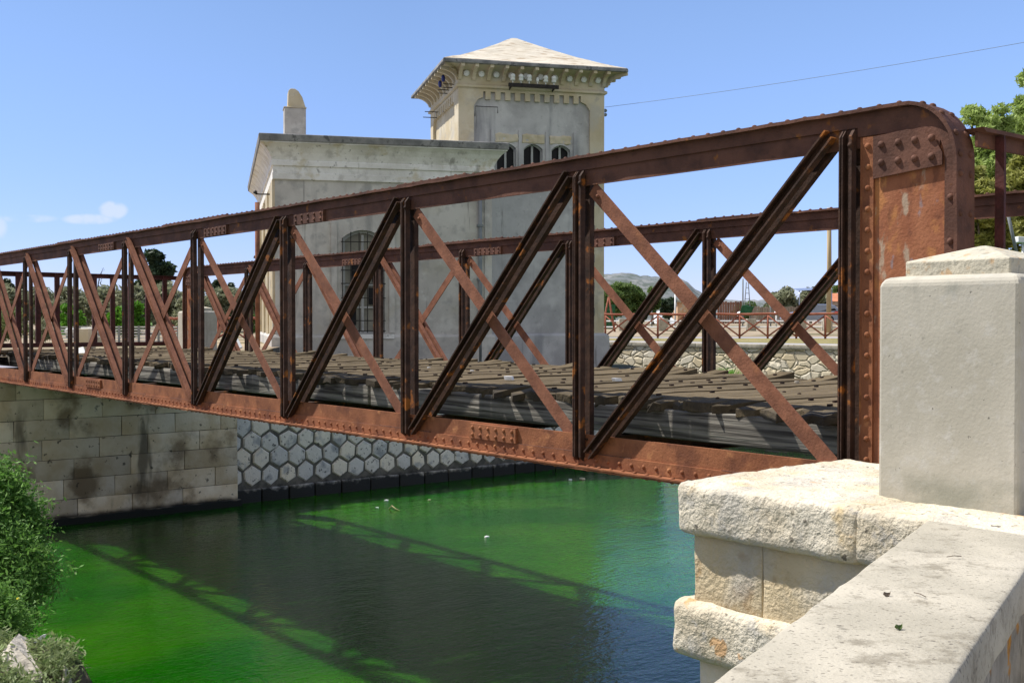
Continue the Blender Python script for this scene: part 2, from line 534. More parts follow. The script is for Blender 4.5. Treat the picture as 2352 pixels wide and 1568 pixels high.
M_TARP = mat('white_tarp', (.66, .68, .72), (.76, .78, .80), 2, bump=[(WW, 3, .7, .1, 4)])
M_GREENSH = mat('green_sheet', (.02, .09, .04), (.03, .12, .055), 3)
M_TILE = mat('roof_tile', (.42, .15, .075), (.52, .21, .11), 4)
M_HOUSEW = mat('house_wall', (.52, .44, .40), (.58, .50, .46), 2)
M_FENCEW = mat('old_fence_board', (.24, .19, .155), (.32, .265, .215), 2, co=('w', 6, 6, .4), island=.3)
M_SHEETRUST = mat('rusty_sheet', (.17, .085, .06), (.24, .13, .095), 2, co=('w', 5, 5, .4), island=.4)
M_HILL = mat('hill_scrub_haze', (.14, .155, .16), (.20, .205, .205), .03, layers=[  # distance haze mixed into the bluish base; scrub patches are its own
    dict(c=(.075, .095, .08), s=.09, lo=.47, hi=.56, k=.8, d=8, r=.7), dict(c=(.30, .295, .285), s=.06, lo=.58, hi=.66, k=.7, d=8)], rough=1)
M_ROCK = mat('pale_rock', (.50, .45, .37), (.62, .56, .47), 4, layers=[dict(c=(.3, .27, .22), s=9, lo=.58, hi=.68, k=.7)], bump=[(WW, 16, .7, .03, 5)])
M_BIRD = mat('bird_feather', (.42, .43, .45), (.55, .55, .55), 8)
M_LICHENWOOD = mat('white_painted_wood', (.60, .59, .56), (.68, .67, .64), 4, layers=[dict(c=(.12, .1, .08), s=14, lo=.6, hi=.68)])


def rubble_mat():
    m = bpy.data.materials.new('rubble_masonry')
    m.use_nodes = True
    m.node_tree.nodes.clear()
    t = NT(m.node_tree)
    out = t.n('ShaderNodeOutputMaterial')
    p = t.n('ShaderNodeBsdfPrincipled')
    d = t.n('ShaderNodeTexNoise')
    t.l(t.coord(WW), d.inputs['Vector'])
    d.inputs['Scale'].default_value = 3
    add = t.n('ShaderNodeVectorMath', operation='MULTIPLY_ADD')
    t.l(d.outputs['Color'], add.inputs[0])
    add.inputs[1].default_value = (.16, .16, .16)
    t.l(t.coord(('w', 1, .05, 1.15)), add.inputs[2])
    ve = t.n('ShaderNodeTexVoronoi', feature='DISTANCE_TO_EDGE')
    vc = t.n('ShaderNodeTexVoronoi', feature='F1')
    for v in (ve, vc):
        t.l(add.outputs[0], v.inputs['Vector'])
        v.inputs['Scale'].default_value = 3.3
    sep = t.n('ShaderNodeSeparateColor')
    t.l(vc.outputs['Color'], sep.inputs[0])
    stone = t.mix(sep.outputs[0], (.66, .55, .36), (.76, .70, .57))
    stone = t.mix(t.remap(t.noise(WW, 7, 4), .5, .7, 0, .5), stone, (.42, .35, .24))
    f = t.remap(ve.outputs['Distance'], .012, .034)
    col = t.mix(f, (.34, .295, .215), stone)
    t.l(col, p.inputs['Base Color'])
    p.inputs['Roughness'].default_value = .95
    b = t.n('ShaderNodeBump')
    b.inputs['Strength'].default_value = .9
    b.inputs['Distance'].default_value = .06
    t.l(t.remap(ve.outputs['Distance'], 0, .14), b.inputs['Height'])
    t.l(b.outputs[0], p.inputs['Normal'])
    t.l(p.outputs[0], out.inputs[0])
    return m


M_RUBBLE = rubble_mat()


def water_mat():
    m = bpy.data.materials.new('green_canal_water')
    m.use_nodes = True
    m.node_tree.nodes.clear()
    t = NT(m.node_tree)
    out = t.n('ShaderNodeOutputMaterial')
    p = t.n('ShaderNodeBsdfPrincipled')
    col = t.mix(t.remap(t.noise(WW, .35, 3), .35, .65), (.003, .060, .0006), (.018, .092, .0012))
    t.l(col, p.inputs['Base Color'])
    p.subsurface_method = 'BURLEY'
    p.inputs['Subsurface Weight'].default_value = 1.0
    p.inputs['Subsurface Radius'].default_value = (.5, 1.0, .4)
    p.inputs['Subsurface Scale'].default_value = .45
    p.inputs['Roughness'].default_value = .03
    p.inputs['IOR'].default_value = 1.33
    p.inputs['Specular IOR Level'].default_value = .5
    prev = None
    for co, s, st, di, de in ((('b', 1.0, 2.2, 1), 1.3, .12, .12, 3), (('b', 1.0, 1.7, 1), 7.5, .30, .03, 4)):
        b = t.n('ShaderNodeBump')
        b.inputs['Strength'].default_value = st
        b.inputs['Distance'].default_value = di
        t.l(t.noise(co, s, de), b.inputs['Height'])
        if prev:
            t.l(prev, b.inputs['Normal'])
        prev = b.outputs[0]
    t.l(prev, p.inputs['Normal'])
    t.l(p.outputs[0], out.inputs[0])
    return m


M_WATER = water_mat()

# ------------------------------------------------------------------ camera, sun, sky
cam = bpy.data.cameras.new('camera')
co_ = bpy.data.objects.new('camera', cam)
COL.objects.link(co_)
cam.sensor_width = 36
cam.lens = 36 * F / 2352
cam.clip_start = .05
cam.clip_end = 6000
co_.location = (0, 0, 0)
co_.rotation_euler = (R(90) - math.atan(46 / F), 0, 0)
SC.camera = co_

SUN = Vector((-.619, .271, 1.0)).normalized()
sd = bpy.data.lights.new('sun', 'SUN')
sd.energy = 4.8
sd.angle = R(.53)
sd.color = (1, .955, .88)
so = bpy.data.objects.new('sun', sd)
COL.objects.link(so)
so.rotation_euler = SUN.to_track_quat('Z', 'Y').to_euler()

w = bpy.data.worlds.new('World')
SC.world = w
w.use_nodes = True
t = NT(w.node_tree)
w.node_tree.nodes.clear()
wo = t.n('ShaderNodeOutputWorld')
bg = t.n('ShaderNodeBackground')
sky = t.n('ShaderNodeTexSky', sky_type='NISHITA')
sky.sun_disc = False
sky.sun_elevation = math.asin(SUN.z)
sky.sun_rotation = math.atan2(SUN.x, SUN.y)
sky.air_density = 1.0
sky.dust_density = 0.0
sky.ozone_density = 3.0
bg.inputs['Strength'].default_value = .14
# a few fair-weather cloud puffs low over the horizon
gen = t.n('ShaderNodeTexCoord').outputs['Generated']
sx = t.n('ShaderNodeSeparateXYZ')
t.l(gen, sx.inputs[0])
yy = t.math('MAXIMUM', sx.outputs['Y'], .05)
ca, ce = t.math('DIVIDE', sx.outputs['X'], yy), t.math('DIVIDE', sx.outputs['Z'], yy)
cn = t.n('ShaderNodeTexNoise')
t.l(gen, cn.inputs['Vector'])
cn.inputs['Scale'].default_value = 46
cn.inputs['Detail'].default_value = 6
tot = None
for (a0, e0, ra, re_, k) in ((-.352, .098, .014, .009, 1.0), (-.372, .090, .026, .0055, .9), (-.427, .0905, .03, .0045, .55), (-.452, .083, .008, .012, .6), (-.325, .088, .01, .004, .3)):
    da = t.math('DIVIDE', t.math('SUBTRACT', ca, a0), ra)
    de = t.math('DIVIDE', t.math('SUBTRACT', ce, e0), re_)
    r2 = t.math('ADD', t.math('MULTIPLY', da, da), t.math('MULTIPLY', de, de))
    v = t.math('MULTIPLY', t.remap(r2, 0, 1.5, 1, 0), k)
    tot = v if tot is None else t.math('MAXIMUM', tot, v)
cl = t.remap(t.math('MULTIPLY', tot, t.remap(cn.outputs['Fac'], .3, .62, .25, 1.0)), .12, .75, 0, .6)
tint = t.mix(t.remap(sx.outputs['Z'], 0.0, .28), (.43, .465, .78), (.63, .63, .72))
lift = t.math('ADD', t.math('MULTIPLY', t.math('MAXIMUM', sx.outputs['X'], -.1), .55), 1.03)
tl2 = t.n('ShaderNodeVectorMath', operation='SCALE')
t.l(tint, tl2.inputs[0])
t.l(lift, tl2.inputs['Scale'])
tint = tl2.outputs[0]
tm = t.n('ShaderNodeVectorMath', operation='MULTIPLY')
t.l(sky.outputs[0], tm.inputs[0])
t.l(tint, tm.inputs[1])
skyc = t.mix(cl, tm.outputs[0], (3.9, 4.2, 4.9))
# added white fill behind the camera, mottled like cloud, to lift shaded fronts
cn2 = t.n('ShaderNodeTexNoise')
t.l(gen, cn2.inputs['Vector'])
cn2.inputs['Scale'].default_value = 3.0
cn2.inputs['Detail'].default_value = 6
back = t.math('MULTIPLY', t.remap(sx.outputs['Y'], -.05, -.45), t.remap(cn2.outputs['Fac'], .30, .55, .45, 1.0))
skyc = t.mix(back, skyc, (3.5, 3.55, 3.65))
t.l(skyc, bg.inputs['Color'])
t.l(bg.outputs[0], wo.inputs[0])
SC.view_settings.view_transform = 'Standard'
SC.view_settings.look = 'None'
SC.view_settings.exposure = 0.55
SC.view_settings.gamma = 1
SC.cycles.max_bounces = 6
SC.cycles.use_denoising = True

# ------------------------------------------------------------------ ground, water, banks
def sheet(name, poly, mat_, z=None):
    m = MB()
    m.add([(x, y, (z if z is not None else zz)) for (x, y, *r_) in poly for zz in [r_[0] if r_ else 0]], [tuple(range(len(poly)))])
    return structure(m.build(name, mat_))


m = MB()
m.add([(-60, -20, WATER), (70, -20, WATER), (70, 46, WATER), (-60, 46, WATER)], [(0, 1, 2, 3)])
structure(m.build('water', M_WATER))
# far land: rises gently towards the road and runs to the horizon
m = MB()
ys = [43, 47, 52, 55, 60, 66, 72, 80, 90, 110, 160, 400, 1200, 4000]
xs = [-3000, -300, -60, -9.3, 2.4, 30, 60, 300, 3000]
vs = [(x, y, gz(y)) for y in ys for x in xs]
nx = len(xs)
m.add(vs, [(j * nx + i, j * nx + i + 1, (j + 1) * nx + i + 1, (j + 1) * nx + i) for j in range(len(ys) - 1) for i in range(nx - 1) if not (j < 2 and i >= 4)])
structure(m.build('ground', M_DIRT))
a_ = B(10.9, 22.3, 0)
sheet('canal_bank_ground', [B(-80, 22.3, 0)[:2], a_[:2], (-6.0, 29.2), (-9.3, 42.999), (-300, 42.999)], M_DIRT, -.66)
b_ = B(23.6, 22.4, 0)
sheet('lower_ledge', [a_[:2], b_[:2], (3.1, 42.9), (-9.3, 42.9), (-6.0, 29.2)], M_BANK, -1.4)
m = MB()
m.prism([(a_[0], a_[1], -1.4), (-6.0, 29.2, -1.4), (-6.0, 29.2, -.67), (a_[0], a_[1], -.67)], (-.3, 0, 0))
tag(m.build('retaining_step', M_MORTAR), 'low rough step in the ground at the left corner of the plastered building', 'retaining wall')
# near road
sheet('near_road', [(-1.6, -12), (30, -12), (30, -2.2), (2.9, 3.6), (1.9, 3.6)], M_ROAD, -1.6)
# earth bank at the left end of the canal
m = MB()
rows = []
ss = np.linspace(2, 24, 45)
prof = [(-6, -1.3), (-2.5, -1.45), (-1.2, -1.9), (.3, -2.6), (1.4, -3.2), (2.2, -3.75), (3.0, -4.4)]
for p, z in prof:
    for s in ss:
        sh = .45 * mnoise.noise((s * .35, p * .4, 1))
        rows.append(B(p + sh, s, z + .2 * mnoise.noise((s * .8, p, 5))))
n_ = len(ss)
m.add(rows, [(j * n_ + i, j * n_ + i + 1, (j + 1) * n_ + i + 1, (j + 1) * n_ + i) for j in range(len(prof) - 1) for i in range(n_ - 1)], True)
structure(m.build('canal_bank', M_BANK))
# hills
m = MB()
hx = np.linspace(40, 330, 110)
def hill_top(px):
    pts = [(1180, 4), (1300, 100), (1380, 108), (1430, 112), (1500, 103), (1545, 104), (1575, 93), (1600, 72), (1630, 54), (1700, 48), (1760, 50), (1830, 44), (2000, 36), (2300, 30)]
    for (x0, y0), (x1, y1) in zip(pts, pts[1:]):
        if x0 <= px <= x1:
            return y0 + (y1 - y0) * (px - x0) / (x1 - x0)
    return 10
rowsn = [(900, 0.0), (930, .45), (960, .8), (1000, 1.0), (1090, .6)]
vs = []
hxs = [(px - CX) / F * 1000 for px in np.linspace(1200, 2290, 130)]
for y, k in rowsn:
    for x in hxs:
        h = hill_top(x * F / 1000 + CX) / F * 1000
        vs.append((x * y / 1000, y, h * k + (2.0 * k * mnoise.noise((x * .12, y * .03, 2)) + .9 * mnoise.noise((x * .5, y * .1, 7)) * k) - (1 if k == 0 else 0)))
n_ = len(hxs)
m.add(vs, [(j * n_ + i, j * n_ + i + 1, (j + 1) * n_ + i + 1, (j + 1) * n_ + i) for j in range(len(rowsn) - 1) for i in range(n_ - 1)], True)
structure(m.build('hill', M_HILL))

# ------------------------------------------------------------------ the bridge
bridge = empty('iron_bridge', B(7.5, 12.8, -1.05), 'rusty riveted iron truss bridge with a rotten plank deck crossing the green canal', 'bridge')
S0, S1 = SK(-.296), SK(8.296)
ZT, ZB = 1.19, -1.045
NRM = Vector((-CS, -SN, 0))


def truss(p0, dz):
    def T(p, s, z):
        return B(p0 + p, s, z + dz)
    m = MB()
    Rr = .33
    # chord webs
    m.box(T, -.007, .007, S0 + .36, S1 - .36, .985, ZT - .005)
    m.box(T, -.007, .007, S0, S1, ZB, -.825)
    # angle legs on the webs
    for sg in (-1, 1):
        m.box(T, *sorted((sg * .007, sg * .021)), S0 + .36, S1 - .36, 1.10, ZT - .008)
        seg = 24
        for i in range(seg):
            a, b = S0 + (S1 - S0) * i / seg, S0 + (S1 - S0) * (i + 1) / seg
            m.box(T, *sorted((sg * .007, sg * .022)), a, b - .006, ZB + .002, -.955 + .005 * math.sin(i * 2.3))
    # flange following the outline (top, round corner, end)
    path = []
    n = 150
    for i in range(n + 1):
        path.append((S1 - Rr - (S1 - S0 - 2 * Rr) * i / n, ZT, (0, 1)))
    for i in range(1, 11):
        a = math.pi / 2 * i / 10
        path.append((S0 + Rr - Rr * math.sin(a), ZT - Rr + Rr * math.cos(a), (-math.sin(a), math.cos(a))))
    for z in np.linspace(ZT - Rr, ZB, 16)[1:]:
        path.append((S0, float(z), (-1, 0)))
    pre = []
    for i in range(0, 11):
        a = math.pi / 2 * i / 10
        pre.append((S1 - Rr + Rr * math.cos(a), ZT - Rr + Rr * math.sin(a), (math.cos(a), math.sin(a))))
    pre = [(S1, float(z), (1, 0)) for z in np.linspace(ZB, ZT - Rr, 8)[:-1]] + pre
    path = pre[:-1] + path
    vs, fs = [], []
    for i, (s, z, (ns, nz)) in enumerate(path):
        j = .006 * mnoise.noise((s * 3.1, p0, z * 3)) + .004 * mnoise.noise((s * 11, p0, z * 11))
        j2 = .006 * mnoise.noise((s * 3.3, p0 + 4, z * 3))
        for (p, o) in ((-.064 + j2, -.012 + j), (-.064 + j2, .008 + j), (.115 + j2, .008), (.115 + j2, -.012)):
            vs.append(T(p, s + ns * o, z + nz * o))
    for i in range(len(path) - 1):
        for k in range(4):
            fs.append((i * 4 + k, i * 4 + (k + 1) % 4, i * 4 + 4 + (k + 1) % 4, i * 4 + 4 + k))
    fs += [(0, 1, 2, 3), tuple(range(len(vs) - 4, len(vs)))]
    m.add(vs, fs)
    # extra cover plates on top
    for (ka, kb) in ((1.6, 2.05), (5.8, 6.25), (3.6, 4.4)):
        m.box(T, -.058, .11, SK(ka), SK(kb), ZT + .010, ZT + .022)
    # top rivets
    for s in np.arange(S0 + .35, S1 - .35, .125):
        for p in (-.035, .075):
            m.dome(T(p, s, ZT + .011 + (.012 if 1.6 < s / L - 1.687 < 2.05 or 5.8 < s / L - 1.687 < 6.25 or 3.6 < s / L - 1.687 < 4.4 else 0)), (0, 0, 1), .016, 7)
    for a in (20, 42, 66, 86):
        a = R(a)
        for p in (-.025, .075):
            m.dome(T(p, S0 + Rr - (Rr + .008) * math.sin(a), ZT - Rr + (Rr + .008) * math.cos(a)), Vector(B(0, -math.sin(a), math.cos(a))) , .019, 8)
    for z in np.arange(-.9, .8, .21):
        for p in (-.025, .075):
            m.dome(T(p, S0 - .007, z), Vector(B(0, -1, 0)), .019, 8)
    tr = m.build('truss', M_RUST_TOP, bridge)
    # bottom flange (orange, two wavy plates) with its rivets
    m = MB()
    for (za, zb, hw, ph) in ((ZB - .012, ZB, .098, 0), (ZB - .026, ZB - .0135, .092, 3)):
        vs, fs = [], []
        n = 170
        for i in range(n + 1):
            s = S0 + (S1 - S0) * i / n
            j = .008 * mnoise.noise((s * 2.4, ph, 0)) + .005 * mnoise.noise((s * 8, ph, 1))
            zj = .004 * mnoise.noise((s * 5, ph, 2))
            vs += [T(-hw + j, s, za + zj), T(-hw + j, s, zb - .001 + zj), T(hw, s, zb - .001), T(hw, s, za)]
        for i in range(n):
            for k in range(4):
                fs.append((i * 4 + k, i * 4 + (k + 1) % 4, i * 4 + 4 + (k + 1) % 4, i * 4 + 4 + k))
        fs += [(0, 1, 2, 3), tuple(range(len(vs) - 4, len(vs)))]
        m.add(vs, fs)
    m.box(T, -.009, .009, S0 + .01, S1 - .01, ZB + .004, -.823)
    m.box(T, -.0235, .0235, S0 + .02, S1 - .02, ZB + .003, -.957)
    for i, s in enumerate(np.arange(S0 + .3, S1 - .3, .118)):
        m.dome(T(-.0235, s, -1.0), NRM, .0155, 8)
        m.dome(T(-.062, s + .05, ZB - .001), (0, 0, 1), .016, 6)
        m.dome(T(-.062, s + .05, ZB - .026), (0, 0, -1), .016, 6)
    m.build('bottom_chord', M_RUST_BOT, tr)
    # posts
    for k in range(9):
        m = MB()
        s = SK(k)
        z0, z1 = -.985, 1.10
        m.box(T, -.0235 - .006, -.0225, s - .042, s + .042, z0, z1 - .02)
        m.box(T, .0225, .0285, s - .042, s + .042, z0, z1 - .02)
        for (sa, sb) in ((.033, .043), (.016, .024), (-.043, -.023)):
            for (pa, pb) in ((-.070, -.0295), (.0285, .066)):
                A = [(pa, s + sa, z0), (pb, s + sa, z0 - (.03 if pb < 0 else 0)), (pb, s + sa, z1), (pa, s + sa, z1 - .05)]
                m.prism([T(*a) for a in A], Vector(B(0, sb - sa, 0)))
        for z in (-.62, -.76, -.9, .96):
            m.dome(T(-.0295, s - .002, z), NRM, .015, 7)
        m.dome(T(-.070, s - .033, 1.0), NRM, .016, 7)
        m.build('post', M_RUST_SHADED, tr)
    # struts (double angles) and flat tie bars
    for k in range(8):
        if k < 4:
            sa, sb = SK(k) + .12, SK(k + 1) - .10
            ta, tb = SK(k + 1) - .085, SK(k) + .11
        else:
            sa, sb = SK(k + 1) - .12, SK(k) + .10
            ta, tb = SK(k) + .085, SK(k + 1) - .11
        m = MB()
        za, zb = 1.09, -.955
        d = Vector((0, sb - sa, zb - za)).normalized()
        e = Vector((0, -d.z, d.y))

        def Lc(x, y, p):
            q = Vector((0, sa, za)) + d * x + e * y
            return T(p, q.y, q.z)
        ln = math.hypot(sb - sa, zb - za)
        for (pa, pb) in ((-.032, -.0235), (.0235, .032)):
            m.box(Lc, 0.02, ln - .03, -.05, .05, pa, pb)
        for yo in (-.05, .012):
            for (pa, pb) in ((-.078, -.032), (.032, .072)):
                m.box(Lc, 0, ln, yo, yo + .012, pa, pb)
        m.build('strut', M_RUST_SHADED if k < 4 else M_RUST_TIE, tr)  # same steel: sunlit half gets a lighter colour, shaded half a darker one
        m = MB()
        m.bar(T(.0 + (.012), ta, .96), T(.0 + (.012), tb, -.86), .105, .012, Vector(B(0, 1, 0)))
        m.dome(T(.0, (ta * .97 + tb * .03), .9), NRM, .016, 7)
        m.build('tie_bar', M_RUST_TIE, tr)
    # end plates
    for end in (0, 1):
        def E(p, d, z):            # d measured inwards from the end flange
            return T(p, S0 + d if end == 0 else S1 - d, z)
        wd = SK(0) - S0
        m = MB()
        poly = [(wd - .06, -.83), (wd - .06, ZT - .02)]
        for i in range(0, 9):
            a = math.pi / 2 * i / 8
            poly.append((Rr - (Rr - .014) * math.sin(a), ZT - Rr + (Rr - .014) * math.cos(a)))
        poly.append((.014, -.83))
        P = [E(-.009, d, z) for d, z in poly]
        m.prism(P, Vector(B(.018, 0, 0)))
        m.build('end_plate', M_RUST_PLATE, tr)
        m = MB()
        # riveted angle beside the post, angle inside the flange, gusset strip, foot strip
        m.box(E, -.024, -.0095, wd - .155, wd - .085, -.95, 1.04)
        for z in np.arange(-.9, 1.05, .118):
            m.dome(E(-.024, wd - .118, z), NRM, .019, 9)
        m.build('rivet_strip', M_RUST_BOT, tr)
        m = MB()
        m.box(E, -.0225, -.0095, Rr, wd - .05, 1.046, ZT - .015)
        m.prism([E(-.0225, d, z) for d, z in ((Rr, 1.046), (Rr, 1.12), (.2, 1.08), (.115, 1.0), (.115, .94), (.20, 1.012), (.29, 1.046))], Vector(B(.012, 0, 0)))
        arc = []
        for i in range(0, 9):
            a = math.pi / 2 * i / 8
            arc.append((Rr - (Rr - .015) * math.sin(a), ZT - Rr + (Rr - .015) * math.cos(a), Rr - (Rr - .085) * math.sin(a), ZT - Rr + (Rr - .085) * math.cos(a)))
        arc = [(wd - .10, ZT - .015, wd - .10, ZT - .085)] + arc + [(.015, -.9, .085, -.9)]
        for (a, b) in zip(arc, arc[1:]):
            q = [(a[0], a[1]), (b[0], b[1]), (b[2], b[3]), (a[2], a[3])]
            m.prism([E(-.0235, d, z) for d, z in q], Vector(B(.014, 0, 0)))
        for z in np.arange(-.75, .8, .235):
            m.dome(E(-.0235, .05, z), NRM, .019, 9)
        gus = [(wd - .158, .80), (wd - .158, 1.035), (.30, 1.05), (.20, 1.025), (.13, .965), (.095, .90), (.095, .835)]
        m.prism([E(-.034, d, z) for d, z in gus], Vector(B(.0095, 0, 0)))
        for d in (wd - .21, wd - .315, wd - .415, wd - .515):
            for z in (.865, .965):
                m.dome(E(-.034, d, z + (.02 - .05 * (wd - d - .2) * 0)), NRM, .021, 10)
        m.box(E, -.026, -.0095, .09, wd - .16, -.95, -.86)
        for d in np.arange(.13, wd - .16, .11):
            m.dome(E(-.026, d, -.905), NRM, .019, 9)
        m.build('end_angle', M_RUST_TOP, tr)
    # splice plates
    for (ks, z0, z1, mt, nm) in ((1.46, -.955, -.835, M_RUST_BOT, 6), (5.58, -.955, -.835, M_RUST_BOT, 6), (3.75, .99, 1.10, M_RUST_TOP, 6), (5.33, .99, 1.10, M_RUST_TOP, 6), (2.78, .985, 1.10, M_RUST_TOP, 5)):
        m = MB()
        s = SK(ks)
        m.box(T, -.036, -.0095, s - .30, s + .30, z0, z1)
        for i in range(nm):
            for z in (z0 + .03, z1 - .03):
                m.dome(T(-.036, s - .255 + .51 * i / (nm - 1), z), NRM, .017, 8)
        m.build('splice_plate', mt, tr)
    return tr


truss(5.62, 0.0)
truss(9.60, -.075)

# deck
m = MB()
rr = random.Random(3)
s = SK(-.3)
bolts = MB()
i = 0
while s < SK(8.55):
    wd = rr.uniform(.18, .225)
    gap = rr.choice((.003, .005, .008, .012, .022, .04))
    th = rr.uniform(.055, .07)
    pn = rr.uniform(5.90, 6.04) if rr.random() < .72 else rr.uniform(5.78, 6.25)
    pf = 9.32 + rr.uniform(-.05, .05)
    z = -.555 + rr.uniform(-.011, .011)
    sag = rr.uniform(.0, .05)
    lift = rr.choice((0, 0, 0, .02, .04, .07)) * rr.choice((1, 1, -.5))
    rot = rr.uniform(-.012, .012)
    rough_end = rr.choice((.5, .8, 1.5, 3.0))

    brk = rr.choice((0, 0, .25, .5, .75))
    skew = rr.uniform(-.6, .6)

    def tl(q, s=s, rot=rot, sag=sag, lift=lift, brk=brk, skew=skew, wd=wd, pn=pn):
        u = (q.x - 7.5)
        e2 = max(0, (pn + .32 - q.x) / .32)
        yc = s + wd * .5
        nz = mnoise.noise((q.x * 7, q.y * 9, s))
        q = Vector((q.x + skew * (q.y - yc) * e2, yc + (q.y - yc) * (1 - brk * e2 * e2 * (.6 + nz)), q.z - .022 * e2 * (.5 + nz) * (1 + brk)))
        e = max(0, (6.6 - q.x)) / .8
        f = max(0, (q.x - 8.7)) / .7
        return Vector((q.x, q.y + rot * u, q.z - sag * e * e * .6 + lift * f * f + .012 * mnoise.noise((q.x * .9, s * .8, 0))))

    def fn(q, k=rough_end):
        return 1 + 4 * k * max(0, 1 - (q.x - 5.8) / .3)
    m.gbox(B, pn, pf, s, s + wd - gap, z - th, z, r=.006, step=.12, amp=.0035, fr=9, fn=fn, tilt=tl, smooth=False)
    for p in (6.25, 6.75, 7.2, 7.75, 8.2, 8.7, 9.15):
        if rr.random() < .55:
            q = tl(Vector((p + rr.uniform(-.07, .07), s + wd * rr.uniform(.25, .75), z)))
            if rr.random() < .7:
                bolts.frame(B(q.x, q.y, q.z + .006), Vector(B(.022, 0, 0)), Vector(B(0, .008, 0)), (0, 0, .008))
            else:
                bolts.dome(B(q.x, q.y, q.z + .002), (0, 0, 1), .016, 7)
    s += wd
m.add(bolts.v, bolts.f, False, 1)
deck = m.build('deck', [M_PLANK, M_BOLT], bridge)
for p in (6.06, 7.15, 8.2, 9.2):
    m = MB()
    for (a, b) in ((-.25, 2.55), (2.57, 5.35), (5.37, 8.5)):
        m.gbox(B, p - .075, p + .075, SK(a), SK(b), -.835 + rr.uniform(-.008, .008), -.632, r=.012, step=.5, amp=.006, fr=2)
    m.build('stringer', M_BEAM, bridge)
for k in range(9):
    m = MB()
    s = SK(k)
    m.box(B, 5.60, 9.52, s - .006, s + .006, -1.02, -.86)
    m.box(B, 5.60, 9.52, s - .06, s + .06, -.862, -.85)
    m.box(B, 5.60, 9.52, s - .06, s + .06, -1.03, -1.018)
    m.build('cross_beam', M_RUST_SHADED, bridge)

# gates closing both ends
def gate(s, z0, z1, label, first):
    g = empty('barrier_gate', B(7.5, s, z0), label, 'gate', 'barrier gates closing the bridge')
    m = MB()
    m.box(B, 5.70, 9.45, s - .008, s + .008, z1 - .075, z1)
    m.prism([B(5.71, s - .05, z1), B(9.44, s - .05, z1), B(9.44, s - .05, z1 + .010), B(5.68, s - .05, z1 + .022)], Vector(B(0, .11, 0)))
    m.build('top_rail', M_RUST_TOP if first else M_GATE, g)
    m = MB()
    m.box(B, 5.67, 9.45, s - .03, s + .03, z0, z0 + .085)
    m.build('bottom_rail', M_GATE, g)
    p = 5.88
    while p < 9.4:
        m = MB()
        m.box(B, p, p + .105, s - .017, s - .009, z0 + .086, z1 - .005)
        m.box(B, p, p + .010, s - .06, s - .0175, z0 + .086, z1 - .005)
        m.build('bar', M_GATE, g)
        p += .36


gate(S0 - .035, -.52, 1.0, 'maroon iron gate of upright bars closing the near end of the bridge', True)
gate(S1 + .06, -.50, .93, 'dark iron gate of upright bars closing the far end of the bridge', False)

# ------------------------------------------------------------------ near abutment, pillar, parapet
ab = empty('stone_abutment', B(5, 3, WATER), 'weathered limestone abutment with a thick rounded cornice under the near bridge end', 'abutment')
m = MB()
def caprise(q):
    f = max(0, min(1, (q.x - 4.0) / .5))
    return Vector((q.x, q.y - .05 * max(0, (4.35 - q.x) / .35) ** 2 * fade(3.0, 3.7, q.y), q.z))
m.gbox(B, 4.0, 5.42, 2.685, 3.74, -1.005, -.765, r=.034, step=.035, amp=.0075, fr=10, tilt=caprise)
m.gbox(B, 4.003, 5.42, 1.2, 2.725, -1.0, -.768, r=.034, step=.045, amp=.007, fr=10)
m.build('cornice', M_LIME, ab)
m = MB()
m.gbox(B, 4.06, 5.5, 3.223, 3.63, -1.33, -.99, r=.008, step=.06, amp=.007, fr=9)
m.gbox(B, 4.058, 5.5, 1.2, 3.218, -1.33, -.99, r=.008, step=.1, amp=.007, fr=9)
m.build('frieze', M_LIMEWARM, ab)
m = MB()
m.gbox(B, 4.0, 5.5, 1.2, 3.73, -1.60, -1.325, r=.05, step=.04, amp=.008, fr=10)
m.build('band', M_LIME, ab)
m = MB()
m.gbox(B, 4.07, 10.9, 1.2, 3.60, WATER - .4, -1.58, r=.01, step=.4, amp=.01, fr=3)
m.gbox(B, 5.46, 10.9, 1.2, 3.56, -1.59, -1.10, r=.01, step=.4, amp=.01, fr=3)
m.build('pier', M_ASH, ab)

pil = empty('concrete_pillar', B(4.68, 2.52, -.77), 'grey rendered square pillar with a pyramid cap at the near bridge end', 'pillar', 'pillars flanking the bridge ends')
m = MB()
a0, a1, b0, b1 = 4.36, 4.99, 2.206, 2.833
m.loft(B, a0, a1, b0, b1, [(0, -.80), (0, .165), (-.02, .188), (-.085, .197)], sub=1)
po = m.build('shaft', M_CONC, pil)
md = po.modifiers.new('edge', 'BEVEL'); md.width = .016; md.segments = 2; md.limit_method = 'ANGLE'; md.angle_limit = R(40)
m = MB()
c = ((a0 + a1) / 2, (b0 + b1) / 2)
hw = .235
m.loft(B, c[0] - hw, c[0] + hw, c[1] - hw, c[1] + hw, [(0, .19), (0, .258), (-.06, .277), (-.14, .301), (-.225, .326)], sub=4)
m.build('cap', M_CONCCAP, pil, bevel=.006)
copy_tree(pil, Vector(B(10.23, 23.5, -.74)), 'cream and grey square pillar standing at the far end of the bridge')

para = empty('parapet_wall', (.6, 2.3, -1.6), 'low cement parapet wall with a stained flat coping running up to the pillar', 'parapet')
D_, N_ = (.515, .857), (.857, -.515)
def PW(mm, ww, z):
    mm = mm - .36 * ww * max(0, min(1, (mm + 1) / 3))
    return (.43 + D_[0] * mm + N_[0] * ww, 2.41 + D_[1] * mm + N_[1] * ww, z)
m = MB()
m.gbox(PW, -3.0, 2.275, 0, .44, -.90, -.765, r=.016, step=.07, amp=.004, fr=9)
m.build('coping', M_COPING, para)
m = MB()
m.gbox(PW, -3.0, 2.26, .025, .418, -2.4, -.895, r=.01, step=.15, amp=.006, fr=6)
m.build('wall', M_PARAWALL, para)

